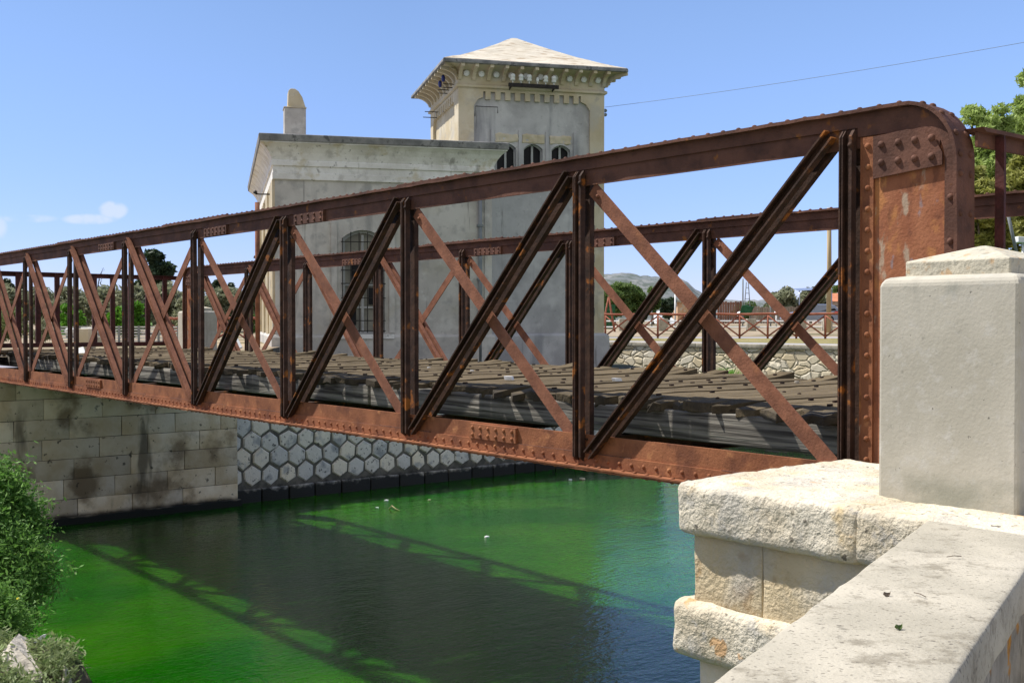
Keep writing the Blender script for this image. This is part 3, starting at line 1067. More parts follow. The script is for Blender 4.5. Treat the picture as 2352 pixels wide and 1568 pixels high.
# litter on the coping
def leafbit(x, y, label, mt, sx, sy, rz, name='dry_leaf', cat='leaf'):
    m = MB()
    pts = []
    for i in range(8):
        a = 2 * math.pi * i / 8
        px, py = sx * math.cos(a) * (1 - .3 * (i == 4)), sy * math.sin(a)
        pts.append((x + px * math.cos(rz) - py * math.sin(rz), y + px * math.sin(rz) + py * math.cos(rz), -.760 + .006 * math.cos(2 * a)))
    m.prism(pts, (0, 0, .003))
    tag(m.build(name, mt), label, cat)


def on_coping(px, py):
    Y = .763 * F / (py - HY)
    return (px - CX) / F * Y, Y


x, y = on_coping(2068, 1446); leafbit(x, y, 'small green leaf lying on the parapet coping', M_MIDLEAF, .012, .006, .4)
x, y = on_coping(2040, 1370); leafbit(x, y, 'curled brown leaf lying on the parapet coping', M_TRUNK, .012, .005, .2)
for px, py, rz, lb in ((2117, 1372, 1.9, 'short grey twig on the coping below the green leaf line'), (2195, 1283, .1, 'long thin twig lying on the coping near the pillar')):
    x, y = on_coping(px, py)
    m = MB()
    m.tube([(x - .025 * math.cos(rz), y - .025 * math.sin(rz), -.758), (x, y, -.755), (x + .025 * math.cos(rz), y + .025 * math.sin(rz), -.757)], .0013, 5)
    tag(m.build('twig', M_TRUNK), lb, 'twig')

# ------------------------------------------------------------------ far canal walls
fa = empty('ashlar_abutment', B(8, 22.4, WATER), 'stained ashlar stone abutment wall under the far bridge end', 'abutment')
m = MB()
z = -1.08
row = 0
while z > -4.2:
    p = 1.0 - (.5 if row % 2 else 0)
    while p < 10.4:
        ln = 1.02 + rr.uniform(-.08, .08)
        e = min(p + ln, 10.45)
        if 10.45 - e < .35:
            e = 10.45
        m.gbox(B, p, e - .009, 22.0 + rr.uniform(-.006, .006), 23.0, z - .377, z, r=.006, step=.34, amp=.006, fr=4)
        p = e
    z -= .385
    row += 1
m.gbox(B, 1.0, 10.5, 21.93, 23.0, -4.4, -3.72, r=.02, step=.4, amp=.02, fr=3)
m.build('blocks', M_ASH, fa)
m = MB()
m.box(B, 1.0, 10.44, 22.03, 23.2, -4.4, -1.085)
m.build('core', M_MORTAR, fa)

hx_ = empty('hexagon_stone_wall', B(17, 22.4, WATER), 'canal wall faced with grey hexagonal stones in thick mortar below the building', 'canal wall')
m = MB()
m.box(B, 10.46, 23.6, 22.27, 22.9, -4.4, -1.4)
core = m.build('mortar_bed', M_MORTAR, hx_)
m = MB()
wx, hz, pit = .43, .50, .36
row = 0
z = -3.30
while z < -1.45:
    p = 10.46 + (wx / 2 if row % 2 else 0)
    while p < 23.5:
        jx, jz = rr.uniform(-.012, .012), rr.uniform(-.012, .012)
        kx, kz = rr.uniform(.90, 1.04), rr.uniform(.90, 1.04)
        outer, inner = [], []
        for (dx, dzz) in ((0, .5), (.5, .22), (.5, -.22), (0, -.5), (-.5, -.22), (-.5, .22)):
            ox, oz = dx * (wx - .030), dzz * (hz - .032)
            outer.append((max(10.47, p + ox * kx + jx + rr.uniform(-.016, .016)), z + oz * kz + jz + rr.uniform(-.016, .016)))
        cx_, cz_ = sum(o[0] for o in outer) / 6, sum(o[1] for o in outer) / 6
        pr = rr.uniform(.015, .04)
        vs = [B(a, 22.275, b) for a, b in outer] + [B(cx_ + (a - cx_) * .86, 22.27 - pr, cz_ + (b - cz_) * .86) for a, b in outer] + [B(cx_, 22.262 - pr, cz_)]
        fs = [(i, (i + 1) % 6, 6 + (i + 1) % 6, 6 + i) for i in range(6)] + [(6 + i, 6 + (i + 1) % 6, 12) for i in range(6)]
        if outer[1][0] - outer[4][0] > .15:
            m.add(vs, fs)
        p += wx
    z += pit
    row += 1
p = 10.47
while p < 23.5:
    ln = rr.uniform(.6, .8)
    m.gbox(B, p, min(p + ln - .03, 23.55), 22.2, 22.5, -4.3, -3.58, r=.02, step=.3, amp=.015, fr=5)
    p += ln
m.build('stone_facing', M_HEX, hx_)

# rubble wall across the basin
RD = (.72, -.694)
def RW(d, o, z):                # d along the wall, o behind its face
    return (2.9 + RD[0] * d - RD[1] * o, 45.8 + RD[1] * d + RD[0] * o, z)
def rw_at(px):                  # where the wall stands in the direction px
    k = (px - CX) / F
    return (k * 45.8 - 2.9) / (RD[0] - k * RD[1])
rw = empty('rubble_wall', RW(10, 0, -2.6), 'cream rubble stone retaining wall with a flat concrete coping across the basin', 'retaining wall')
m = MB()
m.box(RW, -.4, 30, 0, .5, -3.0, -.965)
m.build('masonry', M_RUBBLE, rw)
m = MB()
x = -.45
while x < 29:
    m.gbox(RW, x, x + 2.95, -.05, .54, -.965, -.80, r=.02, step=.5, amp=.012, fr=2)
    x += 2.96
m.build('coping', M_COPING, rw)
sheet('grass_verge', [RW(-.4, .5, 0)[:2], RW(29.5, .5, 0)[:2], (90, 28), (90, 52.2), (2.4, 52.2)], M_DRYGRASS, -.77)
m = MB()
rows = [(-6.5, -4.2), (-4.5, -3.6), (-2.5, -2.7), (-1.0, -2.25), (.2, -2.12)]
xs = np.linspace(-1.5, 30, 50)
vs = [RW(x, y + .3 * mnoise.noise((x * .5, y, 0)), z + .15 * mnoise.noise((x * .7, y * .7, 3))) for (y, z) in rows for x in xs]
n_ = len(xs)
m.add(vs, [(j * n_ + i, j * n_ + i + 1, (j + 1) * n_ + i + 1, (j + 1) * n_ + i) for j in range(len(rows) - 1) for i in range(n_ - 1)], True)
structure(m.build('basin_bank', M_BANK))

# ------------------------------------------------------------------ the building
hs = empty('pump_house', H(4.5, 4, -1.4), 'abandoned plastered canal building with a low wing and a square tower under a pyramid roof', 'building')
WX, WQ = 5.784, 11.0          # wing size
ZC = 4.82


def wall_openings(m, T, a0, a1, z0, z1, ops, q0=0.0, depth=.22, thick=None):
    """front wall at q0 with arched openings (t centre, half width, sill, spring, rise)"""
    cuts = sorted(ops)
    x = a0
    for (c, hw, zs, zp, rise) in cuts:
        m.add([T(x, q0, z0), T(c - hw, q0, z0), T(c - hw, q0, z1), T(x, q0, z1)], [(0, 1, 2, 3)])
        m.add([T(c - hw, q0, z0), T(c + hw, q0, z0), T(c + hw, q0, zs), T(c - hw, q0, zs)], [(0, 1, 2, 3)])
        n = 10
        ar = [(c - hw + 2 * hw * i / n, zp + rise * (1 - (2 * i / n - 1) ** 2)) for i in range(n + 1)]
        for (u, v), (u2, v2) in zip(ar, ar[1:]):
            m.add([T(u, q0, v), T(u2, q0, v2), T(u2, q0, z1), T(u, q0, z1)], [(0, 1, 2, 3)])
        loop = [(c - hw, zs), (c + hw, zs)] + ar[::-1]
        for (u, v), (u2, v2) in zip(loop, loop[1:] + loop[:1]):
            m.add([T(u, q0, v), T(u2, q0, v2), T(u2, q0 + depth, v2), T(u, q0 + depth, v)], [(0, 1, 2, 3)])
        x = c + hw
    m.add([T(x, q0, z0), T(a1, q0, z0), T(a1, q0, z1), T(x, q0, z1)], [(0, 1, 2, 3)])


def arch_poly(c, hw, zs, zp, rise, n=10):
    return [(c - hw, zs), (c + hw, zs)] + [(c + hw - 2 * hw * i / n, zp + rise * (1 - (2 * i / n - 1) ** 2)) for i in range(n + 1)]


def ring_frame(m, T, poly, w, q, d):
    cx_ = sum(a for a, b in poly) / len(poly)
    cz_ = (min(b for a, b in poly) + max(b for a, b in poly)) / 2
    hx0 = max(a for a, b in poly) - cx_
    hz0 = max(b for a, b in poly) - cz_
    inn = [(cx_ + (a - cx_) * (1 - w / hx0), cz_ + (b - cz_) * (1 - w / hz0)) for a, b in poly]
    n = len(poly)
    for i in range(n):
        j = (i + 1) % n
        m.prism([T(poly[i][0], q, poly[i][1]), T(poly[j][0], q, poly[j][1]), T(inn[j][0], q, inn[j][1]), T(inn[i][0], q, inn[i][1])], Vector(T(0, d, 0)) - Vector(T(0, 0, 0)))


# wing walls (front with the grilled window), inside kept dark by a back wall
m = MB()
win = (2.293, .53, -.34, 2.22, .20)
wall_openings(m, H, 0, WX, -2.0, 3.80, [win], 0.0, .26)
m.box(H, .02, WX - .02, .60, .75, -2.0, 3.8)
m.add([H(WX, 0, -2), H(WX, WQ, -2), H(WX, WQ, 3.8), H(WX, 0, 3.8)], [(0, 1, 2, 3)])
m.add([H(0, WQ, -2), H(WX, WQ, -2), H(WX, WQ, 3.8), H(0, WQ, 3.8)], [(0, 1, 2, 3)])
wing = m.build('wing_wall', M_PLASTER, hs, fix=False)
m = MB()
m.add([H(0, 0, -2), H(0, WQ, -2), H(0, WQ, 3.8), H(0, 0, 3.8)], [(0, 1, 2, 3)])
m.build('side_wall', M_CREAM, hs, fix=False)
# niche lines round the window
for xa in (1.45, 2.98):
    m = MB()
    m.box(H, xa, xa + .15, -.045, .001, -.30, 2.62)
    m.build('window_jamb', M_PLASTER, hs)
m = MB()
m.box(H, 1.52, 3.10, -.14, .02, -.46, -.34)
m.build('window_sill', M_CORN, hs)
wn = MB()
ap = arch_poly(*win)
wn.prism([H(a, .21, b) for a, b in ap], Vector(H(0, .03, 0)) - Vector(H(0, 0, 0)))
wno = wn.build('window', M_GLASSPALE, hs)
m = MB()
ring_frame(m, H, arch_poly(*win), .07, .15, .05)
m.box(H, 2.26, 2.33, .15, .20, -.3, 2.3)
for z in (.35, .95, 1.6):
    m.box(H, 1.8, 2.79, .155, .19, z, z + .05)
m.build('frame', M_FRAME, wno)
for x, z0_, z1_ in ((1.90, -.1, .35), (2.0, 1.05, 1.55), (2.45, .45, .9), (2.55, 1.05, 1.55)):
    m = MB()
    m.box(H, x, x + .22, .142, .149, z0_, z1_)
    m.build('pane', M_GLASS, wno)
m = MB()
for i in range(6):
    x = 1.74 + 1.1 * i / 5
    m.box(H, x - .011, x + .011, -.06, -.038, -.30, 2.36 if 0 < i < 5 else 2.2)
for z in (-.25, .02, .62, 1.0, 1.35, 1.72, 2.1):
    m.box(H, 1.70, 2.88, -.075, -.061, z - .012, z + .012)
m.build('grille', M_IRON, wno)
# cornice of the wing: slab, cove, frieze
m = MB()
m.loft(H, 0, WX, 0, WQ, [(.40, ZC - .19), (.42, ZC - .02), (.40, ZC)], sub=10)
m.build('roof_slab', M_SLAB, hs, bevel=.015)
m = MB()
prof = [(.005, 3.68), (.06, 3.70), (.06, 3.86), (.045, 3.87), (.045, 4.03), (.085, 4.05), (.085, 4.17), (.065, 4.19), (.09, 4.26), (.15, 4.38), (.24, 4.50), (.33, 4.58), (.37, 4.60), (.37, ZC - .185)]
m.loft(H, 0, WX, 0, WQ, prof, cap=False, sub=8)
m.build('cornice', M_CORN, hs)
# side wall pilasters and foot
for q in (0.05, .75, 1.5, 3.2, 4.0, 6.2, 7.0, 9.4, 10.2):
    m = MB()
    m.box(H, -.07, .001, q, q + .42, -.35, 3.69)
    m.build('pilaster', M_CREAM, hs)
m = MB()
m.loft(H, 0, WX, 0, WQ, [(.10, -2.0), (.10, -.42), (.06, -.36), (.0, -.35)], cap=False)
m.build('plinth', M_PLASTER, hs)
# chimney
m = MB()
m.box(H, .42, 1.03, 3.0, 3.6, ZC - .1, 6.12)
ch = m.build('chimney', M_PLASTER, hs, bevel=.02)
m = MB()
m.box(H, .40, 1.05, 2.98, 3.62, 6.12, 6.15)
poly = [(.52, 6.15), (1.03, 6.15), (.93, 6.45), (.82, 6.62), (.72, 6.68), (.60, 6.68), (.54, 6.62)]
m.prism([H(a, 3.06, b) for a, b in poly], Vector(H(0, .46, 0)) - Vector(H(0, 0, 0)))
m.build('flue', M_CREAM, ch, bevel=.04)
# drain pipe at the wing's corner
m = MB()
m.tube([H(5.46, -.07, -1.3), H(5.46, -.07, 3.7)], .05, 10)
for z in (2.6, 1.15, -.4):
    m.box(H, 5.38, 5.54, -.13, .0, z - .03, z + .03)
m.build('drain_pipe', M_PIPE, hs)
m = MB()
m.box(H, 5.60, WX + .015, -.035, .3, -1.9, 3.69)
m.build('corner_pilaster', M_PLASTER, hs)

# tower
TA, TB_, QA, QB = 5.19, 9.56, 1.5, 5.87
RC = .09
tw = [(6.62, .285, 4.25, 4.99, .14), (7.42, .285, 4.25, 4.99, .14), (8.26, .285, 4.25, 4.99, .14)]
m = MB()
wall_openings(m, H, TA, TB_, -2.2, 6.95, tw, QA + RC, .25)
m.box(H, TA + .2, TB_ - .2, QA + .5, QA + .6, 0, 6.8)
m.add([H(TB_, QA, -2), H(TB_, QB, -2), H(TB_, QB, 6.95), H(TB_, QA, 6.95)], [(0, 1, 2, 3)])
m.add([H(TA, QB, -2), H(TB_, QB, -2), H(TB_, QB, 6.95), H(TA, QB, 6.95)], [(0, 1, 2, 3)])
m.build('tower_wall', M_PLASTERDK, hs, fix=False)
m = MB()
m.add([H(TA + RC, QA, -2), H(TA + RC, QB, -2), H(TA + RC, QB, 6.95), H(TA + RC, QA, 6.95)], [(0, 1, 2, 3)])
m.build('tower_side_wall', M_CREAM, hs, fix=False)


def panel_border(m, T, a0, a1, q):
    """raised border with a crenellated lower edge: pilasters left and right, band above"""
    m.box(T, a0, a0 + .45, q, q + RC + .01, -2.0, 6.40)
    m.box(T, a1 - .44, a1, q, q + RC + .01, -2.0, 6.40)
    m.box(T, a0, a1, q, q + RC + .01, 6.56, 6.66)
    m.box(T, a0, a0 + .72, q, q + RC + .01, 6.40, 6.56)
    m.box(T, a1 - .72, a1, q, q + RC + .01, 6.40, 6.56)
    for (x0, sg) in ((a0 + .45, 1), (a1 - .44, -1)):
        m.prism([T(x0, q, 6.40), T(x0 + sg * .27, q, 6.40), T(x0 + sg * .12, q, 6.33), T(x0, q, 6.15)], Vector(T(0, RC + .01, 0)) - Vector(T(0, 0, 0)))
    n = 10
    span = (a1 - .72) - (a0 + .72)
    for i in range(n):
        x = a0 + .72 + span * (i + .5) / n
        m.box(T, x - span / n * .26, x + span / n * .26, q, q + RC + .01, 6.34, 6.561)


m = MB()
panel_border(m, H, TA, TB_, QA)
def HS(t, q, z):                # the tower's sunny side: along the depth
    return H(TA + q, QA + t, z)
panel_border(m, HS, 0.0 + RC + .02, QB - QA, 0.0)
m.build('tower_border', M_CREAM, hs)
# niches with rough heads above the tower windows
for (c_, hw, zs, zp, rise) in tw:
    m = MB()
    m.gbox(H, c_ - .34, c_ + .34, QA + .065, QA + .2, 5.15, 5.40, r=.03, step=.06, amp=.04, fr=6)
    m.build('window_lintel', M_CREAM, hs)
for x in (6.62 - .42, 7.02, 7.84, 8.26 + .42):
    m = MB()
    m.box(H, x - .045, x + .045, QA + .05, QA + .16, 4.2, 5.5)
    m.build('window_pier', M_PLASTERDK, hs)
for o_ in tw:
    m = MB()
    m.prism([H(a, QA + RC + .20, b) for a, b in arch_poly(*o_)], Vector(H(0, .02, 0)) - Vector(H(0, 0, 0)))
    wo_ = m.build('tower_window', M_GLASS, hs)
    m = MB()
    ring_frame(m, H, arch_poly(*o_), .035, QA + RC + .13, .05)
    m.box(H, o_[0] - .03, o_[0] + .03, QA + RC + .13, QA + RC + .18, 4.26, 5.2)
    m.build('frame', M_FRAME, wo_)
# right-hand quoin slots
for z in (.28, 1.02, 1.85, 2.7, 3.5):
    m = MB()
    m.box(H, 9.17, 9.27, QA - .004, QA + .02, z - .12, z + .12)
    m.build('wall_slot', M_SLAB, hs)
m = MB()
m.loft(H, TA, TB_, QA, QB, [(.012, 6.64), (.07, 6.66), (.07, 6.72), (.012, 6.76)], cap=False)
m.build('string_course', M_CREAM, hs)
m = MB()
m.loft(H, TA, TB_, QA, QB, [(.004, 6.74), (.004, 6.93), (.015, 7.0), (.05, 7.10), (.13, 7.16), (.30, 7.20), (.45, 7.215), (.45, 7.222)], cap=False, sub=6)
m.build('eaves_cove', M_CREAM, hs)
m = MB()
bp = [(-.02, 6.86), (.05, 6.86), (.09, 6.95), (.17, 7.03), (.28, 7.09), (.42, 7.13), (.51, 7.14), (.51, 7.225), (-.02, 7.225)]
def brackets(T, a0, a1, q, n):
    for i in range(n):
        x = a0 + (a1 - a0) * (i + .0) / (n - 1)
        x = min(max(x, a0 + .03), a1 - .03)
        m = MB()
        m.prism([T(x - .05, q - o, z) for o, z in bp], Vector(T(.10, 0, 0)) - Vector(T(0, 0, 0)))
        m.build('eaves_bracket', M_CREAM, hs)
brackets(H, TA, TB_, QA, 11)
brackets(HS, 0, QB - QA, 0, 10)
brackets(lambda t_, q_, z_: H(TB_ - q_, QA + t_, z_), 0, QB - QA, 0, 10)
def corner(sx_, sy_, a, q):
    m = MB()
    m.prism([H(a + sx_ * o * 1.0 - .02 * sy_, q + sy_ * o + .02 * sx_, z) for o, z in bp], Vector(H(.04, .04, 0)) - Vector(H(0, 0, 0)))
    m.build('eaves_bracket', M_CREAM, hs)
for a, q, sx_, sy_ in ((TA, QA, -1, -1), (TB_, QA, 1, -1)):
    corner(sx_, sy_, a, q)
nv = Vector(H(0, -1, 0)) - Vector(H(0, 0, 0))
for i in range(10):
    x = TA + (TB_ - TA) * (i + .5) / 10
    m = MB()
    c_ = Vector(H(x, QA - .06, 7.04))
    ax = (nv + Vector((0, 0, -.25))).normalized()
    m.tube([c_ - ax * .05, c_ + ax * .035, c_ + ax * .05], [.088, .088, .065], 12)
    m.build('roundel', M_WHITE, hs)
m = MB()
rings = [(.54, 7.22), (.55, 7.24), (.54, 7.31), (.52, 7.335)]
m.loft(H, TA, TB_, QA, QB, rings, sub=8)
m.build('eaves_slab', M_SLAB, hs, bevel=.015)
m = MB()
cx_, cq_ = (TA + TB_) / 2, (QA + QB) / 2
hw0 = (TB_ - TA) / 2 + .52
rg = []
nn = 9
for j in range(nn + 1):
    f = j / nn
    rg.append((.52 - hw0 * f * .97, 7.333 + 1.33 * (f ** 1.04) - .05 * math.sin(math.pi * f)))
m.loft(H, TA, TB_, QA, QB, rg, sub=8)
for q in range(len(m.v)):
    v = Vector(m.v[q])
    m.v[q] = (v.x, v.y, v.z + .025 * mnoise.noise(v * 2.2))
m.build('tower_roof', M_ROOF, hs)
m = MB()
m.loft(H, TA, TB_, QA, QB, [(.14, -2.2), (.14, -.95), (.12, -.42), (.05, -.36), (.0, -.34)], cap=False)
m.build('tower_plinth', M_PLASTERDK, hs)
# insulators on the tower
m = MB()
zb_ = 6.72
m.box(H, 6.58, 8.06, QA - .36, QA - .28, zb_ - .05, zb_ + .05)
for x in (6.68, 7.96):
    m.tube([H(x, QA - .30, zb_), H(x, QA + .01, zb_ - .06)], .03, 6)
ir = m.build('insulator_rack', M_IRON, hs)
for i in range(6):
    x = 6.70 + 1.22 * i / 5
    m = MB()
    c_ = H(x, QA - .32, zb_ + .05)
    c_ = Vector(c_)
    up = Vector((0, 0, 1))
    m.tube([c_, c_ + up * .08], .018, 6)
    if i != 3:
        m.tube([c_ + up * .07, c_ + up * .10, c_ + up * .17, c_ + up * .18, c_ + up * .24, c_ + up * .27], [.05, .075, .06, .075, .068, .04], 12)
    else:
        m.tube([c_ + up * .07, c_ + up * .20], [.05, .03], 10)
    m.build('insulator', M_PORC, ir)
m = MB()
for (q, z) in ((.5, 6.82), (1.25, 6.80)):
    m.tube([H(TA - .02, QA + q, z), H(TA - .35, QA + q, z)], .014, 5)
    m.tube([H(TA - .02, QA + q, z - .1), H(TA - .35, QA + q, z - .1)], .014, 5)
for (q, z) in ((2.9, 6.45), (3.2, 6.33)):
    m.tube([H(TA - .02, QA + q, z), H(TA - .45, QA + q, z)], .014, 5)
sb = m.build('side_bracket', M_IRON, hs)
for (q, z) in ((.7, 6.92), (1.2, 6.86)):
    m = MB()
    c_ = Vector(H(TA - .3, QA + q, z))
    m.tube([c_, c_ + Vector((0, 0, .05)), c_ + Vector((0, 0, .16)), c_ + Vector((0, 0, .2))], [.03, .055, .05, .02], 10)
    m.build('blue_insulator', M_BLUEGL, sb)
m = MB()
P0 = Vector(H(5.66, QA + .02, 6.1))
m.tube([H(5.68, QA + .05, 5.85), H(5.68, QA - .04, 6.12), H(6.33, QA - .04, 6.12), H(6.33, QA - .04, 5.95)], .012, 5)
m.build('iron_rod', M_IRON, hs)
for z in (3.05, 2.4, 1.3):
    m = MB()
    m.tube([H(-.02, 1.4, z + .4), H(-.45, 1.4, z + .4)], .02, 5)
    m.dome(H(-.45, 1.4, z + .42), (0, 0, 1), .06, 8, k=1.4)
    m.build('wall_bracket', M_IRON, hs)
# rusty post at the building's corner
m = MB()
x0, y0 = at(592, 700, 28.6)[:2]
m.tube([(x0, y0, -.66), (x0, y0, 3.0)], .06, 10)
m.tube([(x0, y0, 2.5), (x0 - .45, y0, 2.65)], .025, 6)
tag(m.build('iron_pole', M_RUST_TIE), 'thin rusty pole standing against the left corner of the building', 'pole')
# overhead cable
m = MB()
a, b = Vector(H(TB_ + .05, QA + .1, 6.30)), Vector(at(2560, 62, 24))
pts = []
for i in range(25):
    f = i / 24
    q = a.lerp(b, f)
    q.z -= 4 * .10 * f * (1 - f)
    pts.append(q)
m.tube(pts, .0055, 5)
for z in (0, -.12):
    m.dome(a + Vector((0, 0, z - .1)), (1, 0, 0), .06, 8, k=1.2)
tag(m.build('overhead_cable', M_PIPE), 'thin overhead cable running from the tower across the sky', 'cable')

# ------------------------------------------------------------------ vegetation
def leaf_mesh(name, C, size, mt, parent=None, up=.3, asp=.45, seed=0):
    r = np.random.default_rng(seed)
    n = len(C)
    a = r.normal(size=(n, 3)); a[:, 2] *= .8
    a /= np.linalg.norm(a, axis=1)[:, None]
    h = r.normal(size=(n, 3)); h[:, 2] += up
    b = np.cross(a, h)
    b /= np.linalg.norm(b, axis=1)[:, None] + 1e-9
    sz = size * r.uniform(.45, 1.0, size=(n, 1)) ** 1.3 * 1.7
    V = np.stack([C - a * sz, C + b * sz * asp, C + a * sz, C - b * sz * asp], 1).reshape(-1, 3)
    if parent is not None:
        org = np.array(ORG[parent.name])
    else:
        lo, hi = V.min(0), V.max(0)
        org = np.array([(lo[0] + hi[0]) / 2, (lo[1] + hi[1]) / 2, lo[2]])
    V = V - org
    me = bpy.data.meshes.new(name)
    me.vertices.add(n * 4)
    me.vertices.foreach_set('co', V.ravel())
    me.loops.add(n * 4)
    me.loops.foreach_set('vertex_index', np.arange(n * 4, dtype=np.int32))
    me.polygons.add(n)
    me.polygons.foreach_set('loop_start', np.arange(0, n * 4, 4, dtype=np.int32))
    me.materials.append(mt)
    me.update(calc_edges=True)
    o = bpy.data.objects.new(name, me)
    COL.objects.link(o)
    if parent is not None:
        o.parent = parent
    else:
        o.location = org
    ORG[o.name] = Vector(org)
    return o


def clumps(c, rx, ry, rz, k, seed, pw=.55, low=0):
    r = np.random.default_rng(seed)
    d = r.normal(size=(k, 3))
    d /= np.linalg.norm(d, axis=1)[:, None]
    rad = r.uniform(0, 1, size=(k, 1)) ** pw
    q = d * rad
    return np.array(c) + q * np.array([rx, ry, rz])


def cloud(cl, n, cr, seed, flat=.75):
    r = np.random.default_rng(seed + 1)
    w = r.uniform(.5, 1.3, size=len(cl))
    idx = r.choice(len(cl), size=n, p=w / w.sum())
    d = r.normal(size=(n, 3))
    d /= np.linalg.norm(d, axis=1)[:, None]
    d *= (r.uniform(.1, 1, size=(n, 1)) ** .5) * (cr * w[idx])[:, None]
    d[:, 2] *= flat
    return cl[idx] + d


TS = [100]


def tree(name, label, cat, X, Y, zb, zt, rx, mt, n, leaf, k=26, cr=.45, trunk=.25, lowf=.15, group=None, conic=0.0, asp=.45):
    TS[0] += 1
    sd = TS[0]
    root = empty(name, (X, Y, zb), label, cat, group)
    hgt = zt - zb
    c0 = zb + hgt * lowf
    rz = (zt - c0) / 2
    cl = clumps((X, Y, c0 + rz), rx * .8, rx * .8, rz * .84, k, sd)
    if conic:
        f = np.clip((cl[:, 2] - c0) / (2 * rz), 0, 1)
        sc = (1 - conic * f)[:, None]
        cl[:, :2] = np.array([X, Y]) + (cl[:, :2] - np.array([X, Y])) * sc
    leaf_mesh('crown', cloud(cl, n, cr * rx, sd), leaf, mt, root, seed=sd, asp=asp)
    m = MB()
    r = random.Random(sd)
    tr_ = trunk * (hgt / 6)
    top = c0 + rz * .9
    m.tube([(X, Y, zb - .1), (X + r.uniform(-.1, .1), Y, zb + (top - zb) * .5), (X + r.uniform(-.2, .2), Y, top)], [tr_, tr_ * .7, tr_ * .3], 7)
    for j in range(min(6, len(cl))):
        q = cl[j]
        b = Vector((X, Y, zb + (top - zb) * r.uniform(.3, .8)))
        m.tube([b, b.lerp(Vector(q), .5) + Vector((0, 0, -.05 * hgt)), Vector(q)], [tr_ * .45, tr_ * .3, tr_ * .1], 5)
    m.build('trunk', M_TRUNK, root)
    return root


def tree_px(name, label, cat, x, ytop, wpx, Y, mt, n, leaf, zb=None, **kw):
    X, _, zt = at(x, ytop, Y)
    zb = (gz(Y) if Y > 43 else -.66) if zb is None else zb
    return tree(name, label, cat, X, Y, zb, zt, wpx / F * Y / 2, mt, n, leaf, **kw)


G = 'olive trees beyond the far bank'
OL = [(20, 652, 120, 58, 'at the left edge, half behind the first far gate bars'), (100, 648, 120, 66, 'first full one right of the left picture edge'),
      (165, 660, 120, 60, 'above the smaller bright green bush'), (240, 652, 130, 64, 'rising behind the two bright green bushes'), (315, 655, 120, 60, 'just left under the dark pine'),
      (385, 650, 120, 62, 'under the right side of the dark pine'), (450, 655, 110, 58, 'behind the far square pillar'), (515, 650, 110, 64, 'between the far pillar and the building'),
      (575, 648, 90, 66, 'touching the left corner of the building')]
for i, (x, yt, wpx, Y, lb) in enumerate(OL):
    tree_px('olive_tree', 'grey-green olive tree ' + lb, 'tree', x, yt, wpx, Y, M_OLIVE, 4200, .17, group=G, k=30, cr=.42, lowf=.05, asp=.3)
tree_px('pine_tree', 'tall dark pine rising above the olive trees', 'tree', 360, 566, 120, 82, M_DKLEAF, 11000, .2, k=60, cr=.32, conic=.45, lowf=.05)
tree_px('cypress_tree', 'slim dark cypress with a rounded tip above the olives, nearest the bare plume', 'tree', 205, 630, 26, 85, M_DKLEAF, 2200, .13, k=26, cr=.5, lowf=.05, conic=.4)
tree_px('cypress_tree', 'pointed dark cypress just left of the building corner', 'tree', 530, 640, 34, 80, M_DKLEAF, 2200, .13, k=26, cr=.5, lowf=.05, conic=.85)
tree_px('pine_tree', 'dark rounded pine behind the far end post of the rear truss', 'tree', 500, 630, 60, 84, M_DKLEAF, 3600, .18, k=30, cr=.35, lowf=.1, conic=.3)
tree_px('pine_tree', 'dark pine at the far left edge behind the top gate rail', 'tree', 12, 612, 70, 84, M_DKLEAF, 3600, .18, k=30, cr=.35, lowf=.1, conic=.4)
tree_px('pine_tree', 'dark low pine showing right of the left-hand olives', 'tree', 52, 628, 46, 80, M_DKLEAF, 2600, .18, k=24, cr=.35, lowf=.1, conic=.5)
tree_px('leafy_shrub', 'small bright green bush behind the cream block', 'bush', 165, 688, 62, 44, M_BRTLEAF, 3600, .085, k=30, cr=.36, lowf=.0, trunk=.1)
tree_px('leafy_shrub', 'large bright green bush behind the white slatted fence', 'bush', 292, 684, 100, 46, M_BRTLEAF, 6500, .095, k=44, cr=.32, lowf=.0, trunk=.1)
tree_px('leafy_shrub', 'low green bush at the left corner of the building', 'bush', 572, 700, 40, 48, M_MIDLEAF, 2000, .09, k=20, cr=.4, lowf=.0, trunk=.1)
tree_px('reed_clump', 'pale reedy bush at the left edge of the far bank', 'bush', 20, 698, 90, 32, M_GRASSY, 3600, .1, k=30, cr=.35, lowf=.0, trunk=.05, asp=.12)
tree_px('reed_clump', 'dry brownish weeds beside the far gate, right of the reeds', 'bush', 98, 735, 50, 31, M_OLIVE, 1500, .08, k=18, cr=.4, lowf=.0, trunk=.05, asp=.12)
m = MB()
X, Y, _ = at(222, 640, 84)
q0 = Vector((X, Y, gz(84)))
m.tube([q0, q0 + Vector((.05, 0, 2.4)), q0 + Vector((.25, 0, 3.6)), q0 + Vector((.55, 0, 4.2))], [.05, .05, .03, .012], 6)
for i in range(26):
    f = .55 + .45 * i / 26
    c_ = q0 + Vector((.55 * f * f, 0, 4.2 * f))
    m.dome(c_ + Vector((rr.uniform(-.12, .12), 0, 0)), (rr.uniform(-1, 1), -1, .5), .09 * (1.25 - f), 6)
tag(m.build('flower_stalk', M_DKLEAF), 'bare plume-like stalk leaning right beside the slim cypress', 'plant')
